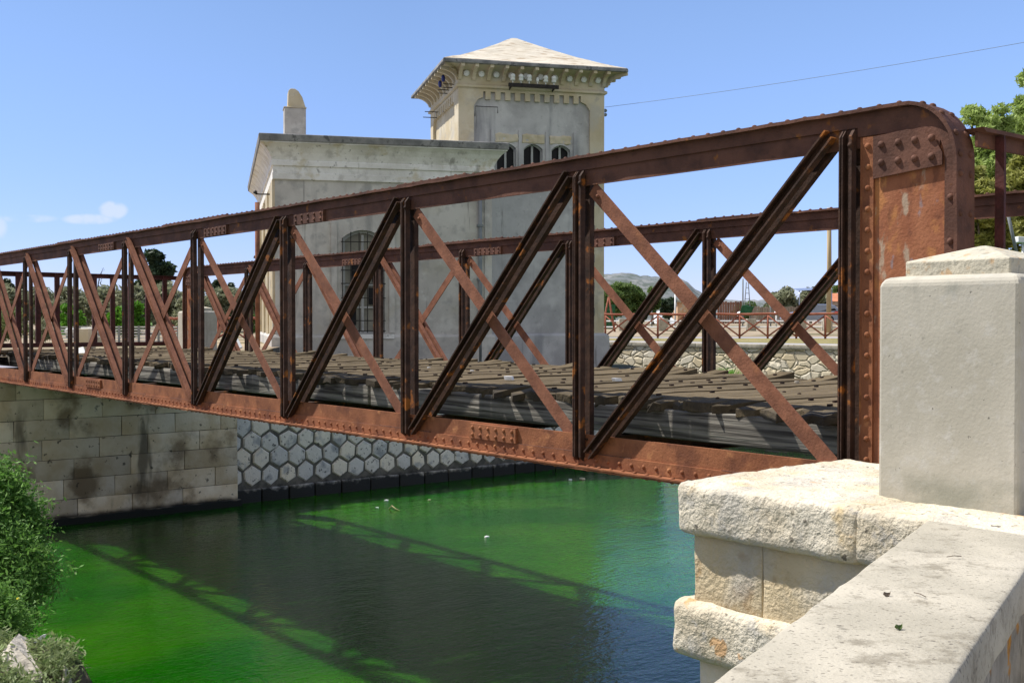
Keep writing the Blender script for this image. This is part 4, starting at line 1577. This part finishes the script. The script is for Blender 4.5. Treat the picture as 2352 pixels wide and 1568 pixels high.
# right-hand distance
tree_px('broadleaf_tree', 'dense dark green tree right beside the tower edge', 'tree', 1412, 642, 80, 80, M_MIDLEAF, 4200, .16, k=30, cr=.36, lowf=.05)
tree_px('broadleaf_tree', 'dense dark green tree, middle one of those right of the tower', 'tree', 1462, 640, 76, 84, M_MIDLEAF, 4200, .16, k=30, cr=.36, lowf=.05)
tree_px('cypress_tree', 'pointed cypress at the right end of the dark trees by the tower', 'tree', 1500, 646, 40, 82, M_MIDLEAF, 2600, .13, k=26, cr=.45, lowf=.05, conic=.7)
tree_px('broadleaf_tree', 'dark rounded tree behind the white tarpaulin', 'tree', 1535, 678, 44, 86, M_DKLEAF, 2200, .14, k=22, cr=.4, lowf=.05)
tree_px('broadleaf_tree', 'light green low tree behind the brick shed', 'tree', 1575, 688, 46, 110, M_MIDLEAF, 1800, .16, k=20, cr=.4, lowf=.05)
tree_px('broadleaf_tree', 'bright green tree behind the rusty sheet fence', 'tree', 1708, 688, 60, 104, M_MIDLEAF, 2600, .16, k=24, cr=.4, lowf=.05)
tree_px('broadleaf_tree', 'small green tree right of the slim masts', 'tree', 1760, 698, 50, 110, M_MIDLEAF, 1800, .16, k=20, cr=.4, lowf=.05)
tree_px('olive_tree', 'pale olive tree behind the board fence, left of the car', 'tree', 1800, 654, 84, 104, M_OLIVE, 4200, .2, k=30, cr=.36, lowf=.05)
tree_px('olive_tree', 'pale olive tree above the parked car', 'tree', 1862, 652, 80, 108, M_OLIVE, 4200, .2, k=30, cr=.36, lowf=.05)
tree_px('olive_tree', 'dark olive tree behind the timber pole', 'tree', 1918, 650, 56, 112, M_MIDLEAF, 2800, .18, k=26, cr=.36, lowf=.05)
# tall trees at the right edge
tree_px('eucalyptus_tree', 'tall light green eucalyptus with airy crown behind the near gate', 'tree', 2262, 195, 210, 56, M_EUC, 30000, .15, k=170, cr=.19, lowf=.25, trunk=.22, asp=.28)
tree_px('eucalyptus_tree', 'highest light green eucalyptus at the right picture edge', 'tree', 2385, 95, 220, 60, M_EUC, 34000, .16, k=180, cr=.2, lowf=.2, trunk=.22, asp=.28)
tree_px('broadleaf_tree', 'yellow-olive bushy tree in front of the eucalyptus, under the gate rail', 'tree', 2250, 355, 170, 50, M_EUCOL, 30000, .14, k=120, cr=.27, lowf=.02, trunk=.2, asp=.35)
tree_px('broadleaf_tree', 'yellow-olive bushy tree at the right picture edge, topmost of its kind', 'tree', 2390, 260, 170, 52, M_EUCOL, 30000, .14, k=120, cr=.27, lowf=.1, trunk=.2, asp=.35)
tree_px('broadleaf_tree', 'dark green tree low behind the barred gate', 'tree', 2345, 470, 120, 54, M_MIDLEAF, 9000, .14, k=50, cr=.3, lowf=.02, trunk=.2)

# weeds at the rubble wall's foot
def tuft(name, label, X, Y, z, h, wd, n, mt, seed, cat='weed', group=None):
    r = np.random.default_rng(seed)
    m = MB()
    for i in range(n):
        a, e = r.uniform(0, 2 * math.pi), r.uniform(.2, 1.0)
        bx, by = X + r.normal() * wd * .18, Y + r.normal() * wd * .18
        hh = h * r.uniform(.5, 1)
        tx, ty = bx + math.cos(a) * wd * .5 * e, by + math.sin(a) * wd * .5 * e
        wv = .012 * h * 1.4
        px, py = -math.sin(a) * wv, math.cos(a) * wv
        mx, my = bx + (tx - bx) * .35, by + (ty - by) * .35
        m.add([(bx - px, by - py, z), (bx + px, by + py, z), (mx + px, my + py, z + hh * .65), (mx - px, my - py, z + hh * .65), (tx, ty, z + hh)], [(0, 1, 2, 3), (3, 2, 4)])
    o = m.build(name, mt, None, fix=False)
    tag(o, label, cat, group)
    return o


x, y, z = RW(rw_at(1678), -.35, 0); tuft('weed_tuft', 'large green weed tuft at the foot of the rubble wall', x, y, -2.2, .58, 1.2, 420, M_BRTLEAF, 5)
x, y, z = RW(rw_at(1798), -.35, 0); tuft('weed_tuft', 'small green weed tuft at the foot of the rubble wall', x, y, -2.25, .40, .6, 220, M_MIDLEAF, 6)

# bank vegetation, bottom left
def shrub(label, blobs, n, leaf, seed, mt, flowers=0):
    X, Y, Z = blobs[0][:3]
    root = empty('flowering_shrub', (X, Y, Z - blobs[0][3]), label, 'shrub')
    cs = []
    r = np.random.default_rng(seed)
    tot = sum(b[3] ** 2 for b in blobs)
    stems = MB()
    for i, (x, y, z, rad) in enumerate(blobs):
        cl = clumps((x, y, z), rad * .8, rad * .8, rad * .85, int(26 + 30 * rad), seed + i, .35)
        # sprays: short twigs of leaves pointing out and up from every clump
        nn_ = int(n * rad ** 2 / tot)
        idx = r.integers(0, len(cl), nn_ // 9)
        base = cl[idx] + r.normal(size=(len(idx), 3)) * rad * .12
        dirv = (base - np.array([x, y, z - rad * .5]))
        dirv /= np.linalg.norm(dirv, axis=1)[:, None] + 1e-9
        dirv += r.normal(size=dirv.shape) * .45
        dirv[:, 2] += .25
        for k in range(9):
            cs.append(base + dirv * (.028 * k) + r.normal(size=base.shape) * .012)
        for j in range(0, len(cl), 5):
            stems.tube([(x + r.normal() * .1, y + r.normal() * .1, z - rad), tuple(cl[j])], [.012, .004], 5)
    C = np.concatenate(cs)
    leaf_mesh('foliage', C, leaf, mt, root, seed=seed, asp=.32)
    stems.build('stem', M_TRUNK, root)
    if flowers:
        m = MB()
        top = C[np.argsort(-(C[:, 2] - .25 * C[:, 1]))[: len(C) // 3]]
        for q in top[r.integers(0, len(top), flowers)]:
            m.dome(Vector(q) + Vector((0, -.02, .03)), (.2, -.6, .7), .017, 7, k=.6)
        fo = m.build('flowers', M_FLOWER, root)
    return root


def bl(x, y, Y, rad):
    a = at(x, y, Y)
    return (a[0], a[1], a[2], rad)


shrub('tall green feathery shrub with yellow flowers on the canal bank, uppermost at the left edge',
      [bl(-80, 1235, 11.5, .46), bl(-30, 1190, 11.8, .26), bl(10, 1245, 12, .2), bl(-60, 1150, 11.7, .24), bl(38, 1220, 12, .1), bl(-10, 1135, 11.8, .09)], 80000, .026, 11, M_SHRUB, 14)
shrub('pale green feathery shrub overhanging the water, lower one at the left edge',
      [bl(-45, 1360, 11.0, .36), bl(20, 1350, 11.2, .2), bl(65, 1345, 11.3, .12), bl(-90, 1400, 10.8, .4), bl(0, 1300, 11.3, .2)], 70000, .026, 23, M_SHRUB, 8)
shrub('dark low shrub with small yellow flowers behind the pale rock',
      [bl(-12, 1475, 9.2, .11), bl(-50, 1450, 9.3, .2)], 14000, .02, 31, M_SHRUB, 14)

# near mound with rocks and sage-coloured weeds
def mz(x, y):
    return -2.34 + .06 * (y - 7.4) - .35 * max(0, x + 3.35) - 2.6 * max(0, x + 3.10 - .1 * (y - 7.5))
m = MB()
gx, gy = np.linspace(-6, -2.2, 40), np.linspace(5.6, 9.3, 36)
vs = [(x, y, max(-4.3, mz(x, y) - 2.2 * max(0, y - 8.05) + .05 * mnoise.noise((x * 3, y * 3, 0)))) for y in gy for x in gx]
n_ = len(gx)
m.add(vs, [(j * n_ + i, j * n_ + i + 1, (j + 1) * n_ + i + 1, (j + 1) * n_ + i) for j in range(len(gy) - 1) for i in range(n_ - 1)], True)
structure(m.build('bank_mound', M_BANK))


def rock(label, pts, seed, name='pale_rock'):
    bm = bmesh.new()
    for p in pts:
        bm.verts.new(p)
    bmesh.ops.convex_hull(bm, input=bm.verts)
    bmesh.ops.triangulate(bm, faces=bm.faces)
    for _ in range(3):
        bmesh.ops.subdivide_edges(bm, edges=bm.edges[:], cuts=1)
    bm.normal_update()
    for v in bm.verts:
        v.co += v.normal * (.012 * mnoise.noise(v.co * 9 + Vector((seed, 0, 0))))
    m = MB()
    bm.verts.index_update()
    m.add([v.co for v in bm.verts], [[v.index for v in f.verts] for f in bm.faces], False)
    bm.free()
    return tag(m.build(name, M_ROCK), label, 'rock')


def A3(x, y, Y):
    return Vector(at(x, y, Y))


rock('large cream broken stone with a pointed top among weeds at the bottom left',
     [A3(38, 1455, 8.0), A3(20, 1475, 7.7), A3(95, 1560, 7.55), A3(60, 1470, 8.1), A3(100, 1540, 8.0), A3(-5, 1505, 7.6), A3(20, 1580, 7.4), A3(80, 1600, 7.5), A3(40, 1520, 8.3), A3(0, 1600, 8.2)], 1)
rock('small upright cream stone beside the weeds at the bottom left',
     [A3(142, 1532, 7.7), A3(150, 1540, 7.75), A3(136, 1568, 7.65), A3(160, 1575, 7.75), A3(150, 1600, 7.6), A3(165, 1610, 7.85), A3(140, 1600, 7.9)], 2)
r = np.random.default_rng(77)
n = 26000
X = r.uniform(-4.4, -2.75, n); Y = r.uniform(6.3, 8.2, n)
Zc = np.array([mz(a, b) for a, b in zip(X, Y)])
hh = r.uniform(0, 1, n) ** 1.6 * .13 - 2.2 * np.maximum(0, Y - 8.05)
px_ = X / Y * F + CX
keep = (Zc > -3.4) & (px_ > -60) & (px_ < 186 - 20 * r.uniform(0, 1, n)) & ((np.abs(px_ - 60) > 42) | (hh < .05) | (Y < 7.35))
C = np.stack([X + r.normal(size=n) * .03, Y, Zc + hh], 1)[keep]
o = leaf_mesh('weeds', C, .022, M_GRASSY, None, seed=78, asp=.28)
tag(o, 'sage green weeds covering the mound round the pale stones', None, kind='stuff')
for i, (x, y, Yd) in enumerate(((160, 1500, 7.6), (172, 1530, 7.6), (120, 1510, 7.7), (104, 1500, 7.75), (135, 1500, 7.7))):
    a = at(x, y, Yd)
    m = MB()
    b = Vector((a[0] - .12, a[1], a[2] - .22))
    e = Vector(a)
    mid = b.lerp(e, .5) + Vector((-.01, 0, .03))
    m.tube([b, mid, e], [.005, .004, .002], 5)
    for k in range(12):
        q = b.lerp(mid, k / 6) if k < 6 else mid.lerp(e, (k - 6) / 6)
        for sg in (-1, 1):
            d = Vector((sg * .022 + .012, r.normal() * .01, .016))
            sdv = Vector((.004, .002, -.004))
            m.add([q, q + d * .5 + sdv, q + d, q + d * .5 - sdv], [(0, 1, 2, 3)])
    if i in (2, 4):
        m2 = None
    o = m.build('weed_sprig', M_GRASSY, None, fix=False)
    tag(o, ('feathery weed sprig leaning over the water above the small stone', 'feathery weed sprig at the right end of the weed mound', 'upright weed sprig between the two cream stones',
            'weed sprig touching the slope of the large stone', 'arched weed sprig just left of the small stone')[i], 'weed', 'weed sprigs on the mound')
# bird behind the stone
bd = empty('bird', A3(66, 1490, 8.25), 'small grey bird with one pale wing raised behind the cream stone', 'bird')
m = MB()
c_ = A3(62, 1492, 8.25)
m.tube([c_ + Vector((-.03, 0, .012)), c_ + Vector((-.015, 0, .0)), c_ + Vector((.02, 0, -.005)), c_ + Vector((.05, .0, .0)), c_ + Vector((.072, .0, .012)), c_ + Vector((.09, .0, .01)), c_ + Vector((.10, 0, .006))], [.006, .022, .032, .026, .018, .012, .002], 10)
m.build('body', M_BIRD, bd)
m = MB()
w0 = c_ + Vector((.02, -.01, .025))
pl = [w0, w0 + Vector((.05, 0, .012)), w0 + Vector((.10, .0, .06)), w0 + Vector((.115, .0, .085)), w0 + Vector((.085, 0, .08)), w0 + Vector((.03, 0, .045))]
m.prism(pl, (0, .006, 0))
m.build('wing', M_WHITE, bd, bevel=.002)

# ------------------------------------------------------------------ small things on the water and the deck
def bit(name, label, cat, x, y, mt, s, z=WATER):
    Y = -z * F / (y - HY)
    X = (x - CX) / F * Y
    m = MB()
    r = random.Random(int(x * 7 + y))
    pts = [(X + s * math.cos(a) * r.uniform(.6, 1.2), Y + s * .8 * math.sin(a) * r.uniform(.6, 1.2), z + .004) for a in [i * math.pi / 3.5 for i in range(7)]]
    m.prism(pts, (r.uniform(-.2, .2) * s, 0, s * .6))
    tag(m.build(name, mt), label, cat)


bit('feather', 'white feather floating in the middle of the green water', 'feather', 1118, 1236, M_WHITE, .045)
bit('foam_scrap', 'white scrap floating beside the hexagon stone wall', 'litter', 886, 1152, M_WHITE, .05)
bit('foam_scrap', 'pale scrap floating close under the bridge, right of the other scraps', 'litter', 1310, 1104, M_WHITE, .06)
bit('foam_scrap', 'tiny pale scrap floating left of the bent stick', 'litter', 866, 1168, M_WHITE, .035)
bit('foam_scrap', 'pale scrap floating between the bent stick and the hexagon wall foot', 'litter', 985, 1150, M_CREAM, .035)
bit('foam_scrap', 'pale scrap floating nearest the bridge chord, right of centre', 'litter', 1338, 1102, M_CREAM, .07)
Yw = 3.85 * F / (1170 - HY)
xw = (905 - CX) / F * Yw
m = MB()
m.tube([(xw - .12, Yw + .1, WATER + .0), (xw - .05, Yw, WATER + .08), (xw + .02, Yw, WATER + .02), (xw + .12, Yw - .15, WATER + .01)], [.012, .014, .014, .008], 6)
tag(m.build('driftwood_stick', M_POLE), 'bent brown stick floating by the hexagon stone wall', 'stick')
for (x, y, s, lb, nm, mt) in ((1168, 873, .055, 'white scrap of rag lying on the deck planks behind the second post', 'rag', M_WHITE), (1416, 876, .045, 'pale grey feather lying on the deck planks under a strut', 'feather', M_PORC), (1084, 853, .02, 'tiny white pebble on the deck by the rear strut foot', 'pebble', M_WHITE), (985, 846, .02, 'white pebble on the middle planks of the deck', 'pebble', M_WHITE), (1830, 880, .025, 'cream pebble on the deck near the end post', 'pebble', M_ROCK)):
    bit(nm, lb, nm, x, y, mt, s, z=-.553)
# white weathered board at the left of the deck
m = MB()
a, b = A3(184, 800, 20.0), A3(202, 858, 19.4)
m.bar(a, b, .13, .06, (1, 0, 0))
o = m.build('white_board', M_LICHENWOOD, None, bevel=.02)
tag(o, 'short white peeling board leaning off the deck edge at the left', 'board')
m = MB()
a, b = A3(536, 768, 24.6), A3(552, 800, 24.4)
m.bar(a, b, .1, .04, (1, 0, 0))
tag(m.build('white_board', M_WHITE, None, bevel=.01), 'small white board propped at the far end of the deck right of the far pillar', 'board')

# ------------------------------------------------------------------ far left: slatted fence, block
fz = empty('slatted_fence', at(290, 790, 34), 'low white slatted metal fence behind the far gate', 'fence')
x0, y0, _ = at(138, 790, 34); x1, _, _ = at(410, 790, 34)
m = MB()
for i in range(6):
    z = -.60 + i * .083
    m.box(Wd, x0, x1, y0, y0 + .03, z, z + .035)
m.build('slats', M_WHITE, fz)
for i in range(7):
    m = MB()
    x = x0 + (x1 - x0) * i / 6
    m.box(Wd, x - .03, x + .03, y0 - .04, y0 - .002, -.66, -.13)
    m.build('post', M_PIPE, fz)
m = MB()
x0, y0, _ = at(176, 800, 27); x1 = at(203, 800, 27)[0]
m.gbox(Wd, x0, x1, y0, y0 + .5, -.66, -.17, r=.02, step=.15, amp=.006)
o = m.build('plastered_block', M_CREAM)
tag(o, 'small cream plastered block with a rust stain behind the far gate', 'block')
m = MB()
x0, y0, _ = at(215, 800, 30); x1 = at(238, 800, 30)[0]
m.gbox(Wd, x0, x1, y0, y0 + .4, -.66, -.40, r=.02, step=.15)
tag(m.build('concrete_block', M_COPING), 'low grey concrete block in front of the white slatted fence', 'block')
vn = empty('covered_trailer', at(190, 785, 40), 'low trailer with a rounded white cover behind the cream plastered block', 'trailer')
x0, y0, _ = at(166, 770, 40); x1 = at(205, 770, 40)[0]
m = MB()
m.gbox(Wd, x0 - .3, x1, y0, y0 + 1.0, -.46, -.24, r=.09, step=.2)
m.build('cover', M_WHITE, vn)
m = MB()
m.box(Wd, x0 - .25, x1 - .05, y0 + .05, y0 + .95, -.58, -.455)
m.build('body', M_PIPE, vn)
m = MB()
m.tube([(x0 + .2, y0 - .02, -.54), (x0 + .2, y0 + .04, -.54)], .13, 14)
m.build('wheel', M_TYRE, vn)

# ------------------------------------------------------------------ far right: rustic fence, rail, shed, car, house, poles
def rustic(label, X0, X1, Ya, Yb, zt, zg, bay):
    f = empty('rustic_fence', ((X0 + X1) / 2, (Ya + Yb) / 2, zg), label, 'fence')
    def yv(x):
        return Ya + (Yb - Ya) * (x - X0) / (X1 - X0)
    m = MB()
    m.tube([(X0 + (X1 - X0) * i / 30, yv(X0 + (X1 - X0) * i / 30), zt + .015 * math.sin(i * 1.7)) for i in range(31)], .055, 7)
    m.build('rail', M_RAILWOOD, f)
    n = int((X1 - X0) / bay)
    for i in range(n + 1):
        x = X0 + i * bay
        m = MB()
        m.tube([(x, yv(x), zg - .1), (x, yv(x), zt - .03)], .05, 7)
        m.build('post', M_RAILWOOD, f)
        if i < n:
            m = MB()
            x2 = x + bay
            m.tube([(x, yv(x) - .045, zt - .08), (x2, yv(x2) - .045, zg + .08)], .036, 6)
            m.tube([(x, yv(x) + .045, zg + .08), (x2, yv(x2) + .045, zt - .08)], .036, 6)
            m.build('brace', M_RAILWOOD, f)
    return f


rustic('reddish timber fence with crossed braces on the grass above the rubble wall', 3.2, 24, 53.5, 46.5, .33, -.76, 1.18)
rustic('pale reddish crossed-brace fence behind the far square pillar', at(380, 0, 45)[0], at(604, 0, 45)[0], 45, 45, .12, -.72, 1.05)
rl = empty('pipe_railing', (12, 66, -.5), 'white pipe railing on thick pale concrete posts beyond the timber fence', 'railing')
m = MB()
for z in (.02, -.33):
    m.tube([(4, 66, z), (34, 66, z)], .04, 7)
m.build('pipe', M_WHITE, rl)
for i, px in enumerate((1432, 1523, 1640, 1725, 1840, 1900, 1985)):
    m = MB()
    x = at(px, 0, 65.9)[0]
    m.gbox(Wd, x - .26, x + .26, 65.7, 66.2, gz(66) - .15, .16, r=.02, step=.3)
    m.build('post', M_COPING, rl)
# timber pole
m = MB()
x, y, _ = at(1903, 0, 62)
m.tube([(x, y, gz(62) - .2), (x + .02, y, 3), (x, y, 6.2)], [.14, .13, .12], 12)
tag(m.build('timber_pole', M_POLE), 'tall straight yellowish timber pole standing behind the rear truss', 'pole')
for px, yt, yb, rad, lb in ((1551, 674, 715, .06, 'white thin post at the left corner of the brick shed'), (1706, 640, 720, .05, 'slim grey mast right of the rusty sheet fence'), (1497, 690, 716, .05, 'thin grey post in front of the white tarpaulin'), (1770, 682, 718, .05, 'short thin post before the board fence')):
    m = MB()
    x, y, zt = at(px, yt, 74)
    m.tube([(x, y, gz(74)), (x, y, zt)], rad, 7)
    tag(m.build('thin_post', M_WHITE if px == 1551 else M_PIPE), lb, 'post')
m = MB()
x, y, zt = at(1716, 648, 76)
for dx in (-.16, .16):
    m.tube([(x + dx * 1.8, y, gz(76)), (x + dx * .4, y, zt)], .035, 6)
for i in range(8):
    f = i / 8
    m.tube([(x - .29 + .22 * f, y, gz(76) + (zt - gz(76)) * f), (x + .29 - .22 * f, y, gz(76) + (zt - gz(76)) * f)], .02, 5)
tag(m.build('ladder_mast', M_PIPE), 'narrow two-legged ladder mast beside the slim grey mast', 'mast')
# shed
sh = empty('brick_shed', at(1585, 720, 92), 'small patched brick shed with a pale flat roof and doorway', 'shed')
x0, y0, _ = at(1556, 0, 92); x1 = at(1618, 0, 92)[0]
zg = gz(92)
m = MB(); m.box(Wd, x0, x1, y0, y0 + 3, zg, 1.55); m.build('wall', M_BRICK, sh)
m = MB(); m.gbox(Wd, x0 - .25, x1 + .3, y0 - .3, y0 + 3.2, 1.55, 1.75, r=.04, step=.4, amp=.02); m.build('roof', M_COPING, sh)
m = MB(); m.box(Wd, x0 + 1.2, x0 + 1.75, y0 - .05, y0 + .02, zg, 1.3); m.build('door', M_PIPE, sh)
# tarp over a heap
m = MB()
x0, y0, _ = at(1500, 0, 90); x1 = at(1557, 0, 90)[0]
nx, nz = 14, 8
vs = []
for j in range(nz + 1):
    for i in range(nx + 1):
        u, v = i / nx, j / nz
        h = .95 * (math.sin(math.pi * min(1, v * 1.0)) ** .6) * (.75 + .3 * math.sin(u * 5)) * (min(1, 6 * u, 6 * (1 - u)) ** .5 if 0 < u < 1 else 0)
        vs.append((x0 + (x1 - x0) * u, y0 + 2.4 * v, gz(90) + h + .08 * mnoise.noise((u * 9, v * 7, 0))))
m.add(vs, [(j * (nx + 1) + i, j * (nx + 1) + i + 1, (j + 1) * (nx + 1) + i + 1, (j + 1) * (nx + 1) + i) for j in range(nz) for i in range(nx)], True)
tag(m.build('tarpaulin', M_TARP), 'white crumpled tarpaulin over a heap beside the brick shed', 'tarpaulin')
m = MB()
x0, y0, _ = at(1385, 0, 70); x1 = at(1413, 0, 70)[0]
for i in range(8):
    xa = x0 + (x1 - x0) * i / 8
    m.box(Wd, xa, xa + (x1 - x0) / 8 - .004, y0 + (.03 if i % 2 else 0), y0 + .05 + (.03 if i % 2 else 0), gz(70), 1.05)
tag(m.build('green_panel', M_GREENSH), 'green corrugated sheet panel right of the tower', 'panel')
# A-shaped frame
m = MB()
x, y, zt = at(1398, 682, 64)
for dx in (-.4, .35):
    m.tube([(x + dx, y, gz(64)), (x, y, zt)], .06, 6)
tag(m.build('trestle', M_RAILWOOD), 'leaning reddish timber A-frame in front of the green sheet panel', 'frame')
# fences of sheet and boards
def boards(label, pa, pb, Y, zt, mt, step, name):
    m = MB()
    xa, xb = at(pa, 0, Y)[0], at(pb, 0, Y)[0]
    r = random.Random(pa)
    x = xa
    while x < xb:
        m.box(Wd, x, x + step * .86, Y + r.uniform(0, .03), Y + .06, gz(Y), zt + r.uniform(-.06, .06))
        x += step
    for z in (.3, zt - .2):
        m.box(Wd, xa, xb, Y + .0605, Y + .12, z, z + .08)
    tag(m.build(name, mt), label, 'fence')


boards('rusty upright sheet fence right of the brick shed', 1648, 1700, 92, 1.6, M_SHEETRUST, .2, 'sheet_fence')
boards('grey-brown board fence behind the parked car', 1722, 1850, 96, 1.25, M_FENCEW, .22, 'board_fence')
boards('pale picket fence in front of the tiled house', 1880, 1960, 97, 1.3, M_HOUSEW, .3, 'picket_fence')
m = MB()
x, y, z0 = at(1716, 702, 73)
vs = []
for j in range(6):
    for i in range(8):
        u, v = i / 7, j / 5
        vs.append((x - .35 + .85 * u - .2 * v, y + .15 * math.sin(u * 9) * v + .1 * u, z0 - .75 * v * (1 - .4 * u) + .05 * math.sin(u * 6)))
m.add(vs, [(j * 8 + i, j * 8 + i + 1, j * 8 + 9 + i, j * 8 + 8 + i) for j in range(5) for i in range(7)], True)
ob = m.build('hanging_cloth', M_GREENSH, None, fix=False)
md = ob.modifiers.new('thick', 'SOLIDIFY'); md.thickness = .02
tag(ob, 'dark green cloth hanging from the ladder mast', 'cloth')
# tiled house
ho = empty('tiled_house', at(1930, 720, 108), 'low pink house with a red tiled roof behind the parked car', 'house')
x0, y0, _ = at(1878, 0, 108); x1 = at(1990, 0, 108)[0]
m = MB(); m.box(Wd, x0 + .2, x1, y0, y0 + 5, gz(108), 1.9); m.build('wall', M_HOUSEW, ho)
m = MB(); m.prism([(x0 - .2, y0 - .5, 1.9), (x0 - .2, y0 + 2.5, 2.75), (x0 - .2, y0 + 5.5, 1.9)], (x1 - x0 + .6, 0, 0)); m.build('roof', M_TILE, ho)
m = MB(); m.box(Wd, x0 + 1.2, x0 + 1.9, y0 - .03, y0 + .02, .5, 1.5); m.build('window', M_GLASS, ho)
m = MB()
x, y, zz = at(1860, 668, 98)
m.prism([(x - 1.0, y, zz), (x + 2.0, y, zz + .12), (x + 2.0, y + 1.8, zz + .35), (x - 1.0, y + 1.8, zz + .22)], (0, 0, .03))
for dx in (-.9, 1.9):
    m.tube([(x + dx, y + .05, gz(98)), (x + dx, y + .05, zz + .05)], .04, 6)
tag(m.build('blue_awning', M_CARPAINT), 'pale blue flat awning on thin legs above the parked car', 'awning')

# parked car (side on, tail to the right)
cx0, cy, _ = at(1802, 0, 84)
cg = gz(84) + .03
car = empty('parked_car', (cx0 + 2.0, cy, cg), 'silver-blue car parked behind the timber fence with its red tail light showing', 'car')
side = [(0, .35), (.05, .62), (.35, .78), (1.15, .92), (1.75, 1.36), (2.3, 1.47), (3.3, 1.46), (3.75, 1.36), (4.1, .98), (4.18, .6), (4.12, .3), (3.75, .26), (.4, .26)]
m = MB()
vs, fs = [], []
for (dy, k) in ((0, .0), (.10, 1), (1.6, 1), (1.7, 0)):
    for (x, z) in side:
        kk = 1 if k else .97
        inset = .1 * max(0, z - .9)
        yy_ = dy + (inset if dy < .8 else -inset)
        vs.append((cx0 + 2.09 + (x - 2.09) * kk, cy + yy_, cg + .26 + (z - .26) * kk))
n_ = len(side)
for j in range(3):
    for i in range(n_):
        fs.append((j * n_ + i, j * n_ + (i + 1) % n_, (j + 1) * n_ + (i + 1) % n_, (j + 1) * n_ + i))
fs += [tuple(range(n_))[::-1], tuple(range(3 * n_, 4 * n_))]
m.add(vs, fs)
m.build('body', M_CARPAINT, car, bevel=.03)
for poly in ([(1.35, .95), (1.85, 1.32), (2.3, 1.38), (2.3, .95)], [(2.36, .95), (2.36, 1.38), (3.15, 1.38), (3.15, .95)], [(3.21, .95), (3.21, 1.37), (3.62, 1.32), (3.85, .98)]):
    m = MB()
    m.prism([(cx0 + x, cy + .012 + .1 * max(0, z - .9), cg + z) for x, z in poly], (0, .03, 0))
    m.build('window', M_GLASS, car)
for x in (.8, 3.35):
    m = MB()
    m.tube([(cx0 + x, cy - .02, cg + .31), (cx0 + x, cy + .18, cg + .31)], .31, 18)
    wh = m.build('wheel', M_TYRE, car)
    m = MB()
    m.tube([(cx0 + x, cy - .035, cg + .31), (cx0 + x, cy - .018, cg + .31)], .19, 14)
    m.build('rim', M_PIPE, wh)
m = MB()
m.box(Wd, cx0 + 3.72, cx0 + 4.17, cy - .012, cy + .25, cg + .78, cg + .92)
m.build('tail_light', M_RED, car)
# globe lamps along the road
for i, (px, lb) in enumerate(((1699, 'white globe on the fence line left of the car, nearer the masts'), (1783, 'small white globe just left of the parked car'))):
    m = MB()
    x, y, zz = at(px, 726 if i == 0 else 722, 76)
    m.tube([(x, y, gz(76)), (x, y, zz)], .05, 6)
    c_ = Vector((x, y, zz + .12))
    rad = .2 if i == 0 else .14
    m.tube([c_ + Vector((0, 0, rad * math.sin(a))) for a in np.linspace(-1.5, 1.5, 9)], [rad * math.cos(a) + .005 for a in np.linspace(-1.5, 1.5, 9)], 14)
    tag(m.build('globe_lamp', M_WHITE), lb, 'lamp')
# slanted pole and floodlight behind the near gate
m = MB()
m.tube([A3(2308, 470, 16), A3(2338, 600, 16)], .022, 8)
m.tube([A3(2338, 600, 16), A3(2338, 600, 16) + Vector((0, 0, -1.6))], .022, 8)
tag(m.build('slanted_pole', M_PIPE), 'thin pale slanted pole behind the near gate', 'pole')
fl = empty('floodlight', A3(2346, 570, 17), 'small white floodlight box on a short stem behind the near pillar', 'lamp')
m = MB(); m.frame(A3(2348, 552, 17), (.1, 0, -.01), (0, .07, 0), (0, 0, .045)); m.build('housing', M_WHITE, fl, bevel=.01)
m = MB(); m.tube([A3(2348, 559, 17), A3(2348, 700, 17)], .018, 7); m.build('stem', M_WHITE, fl)
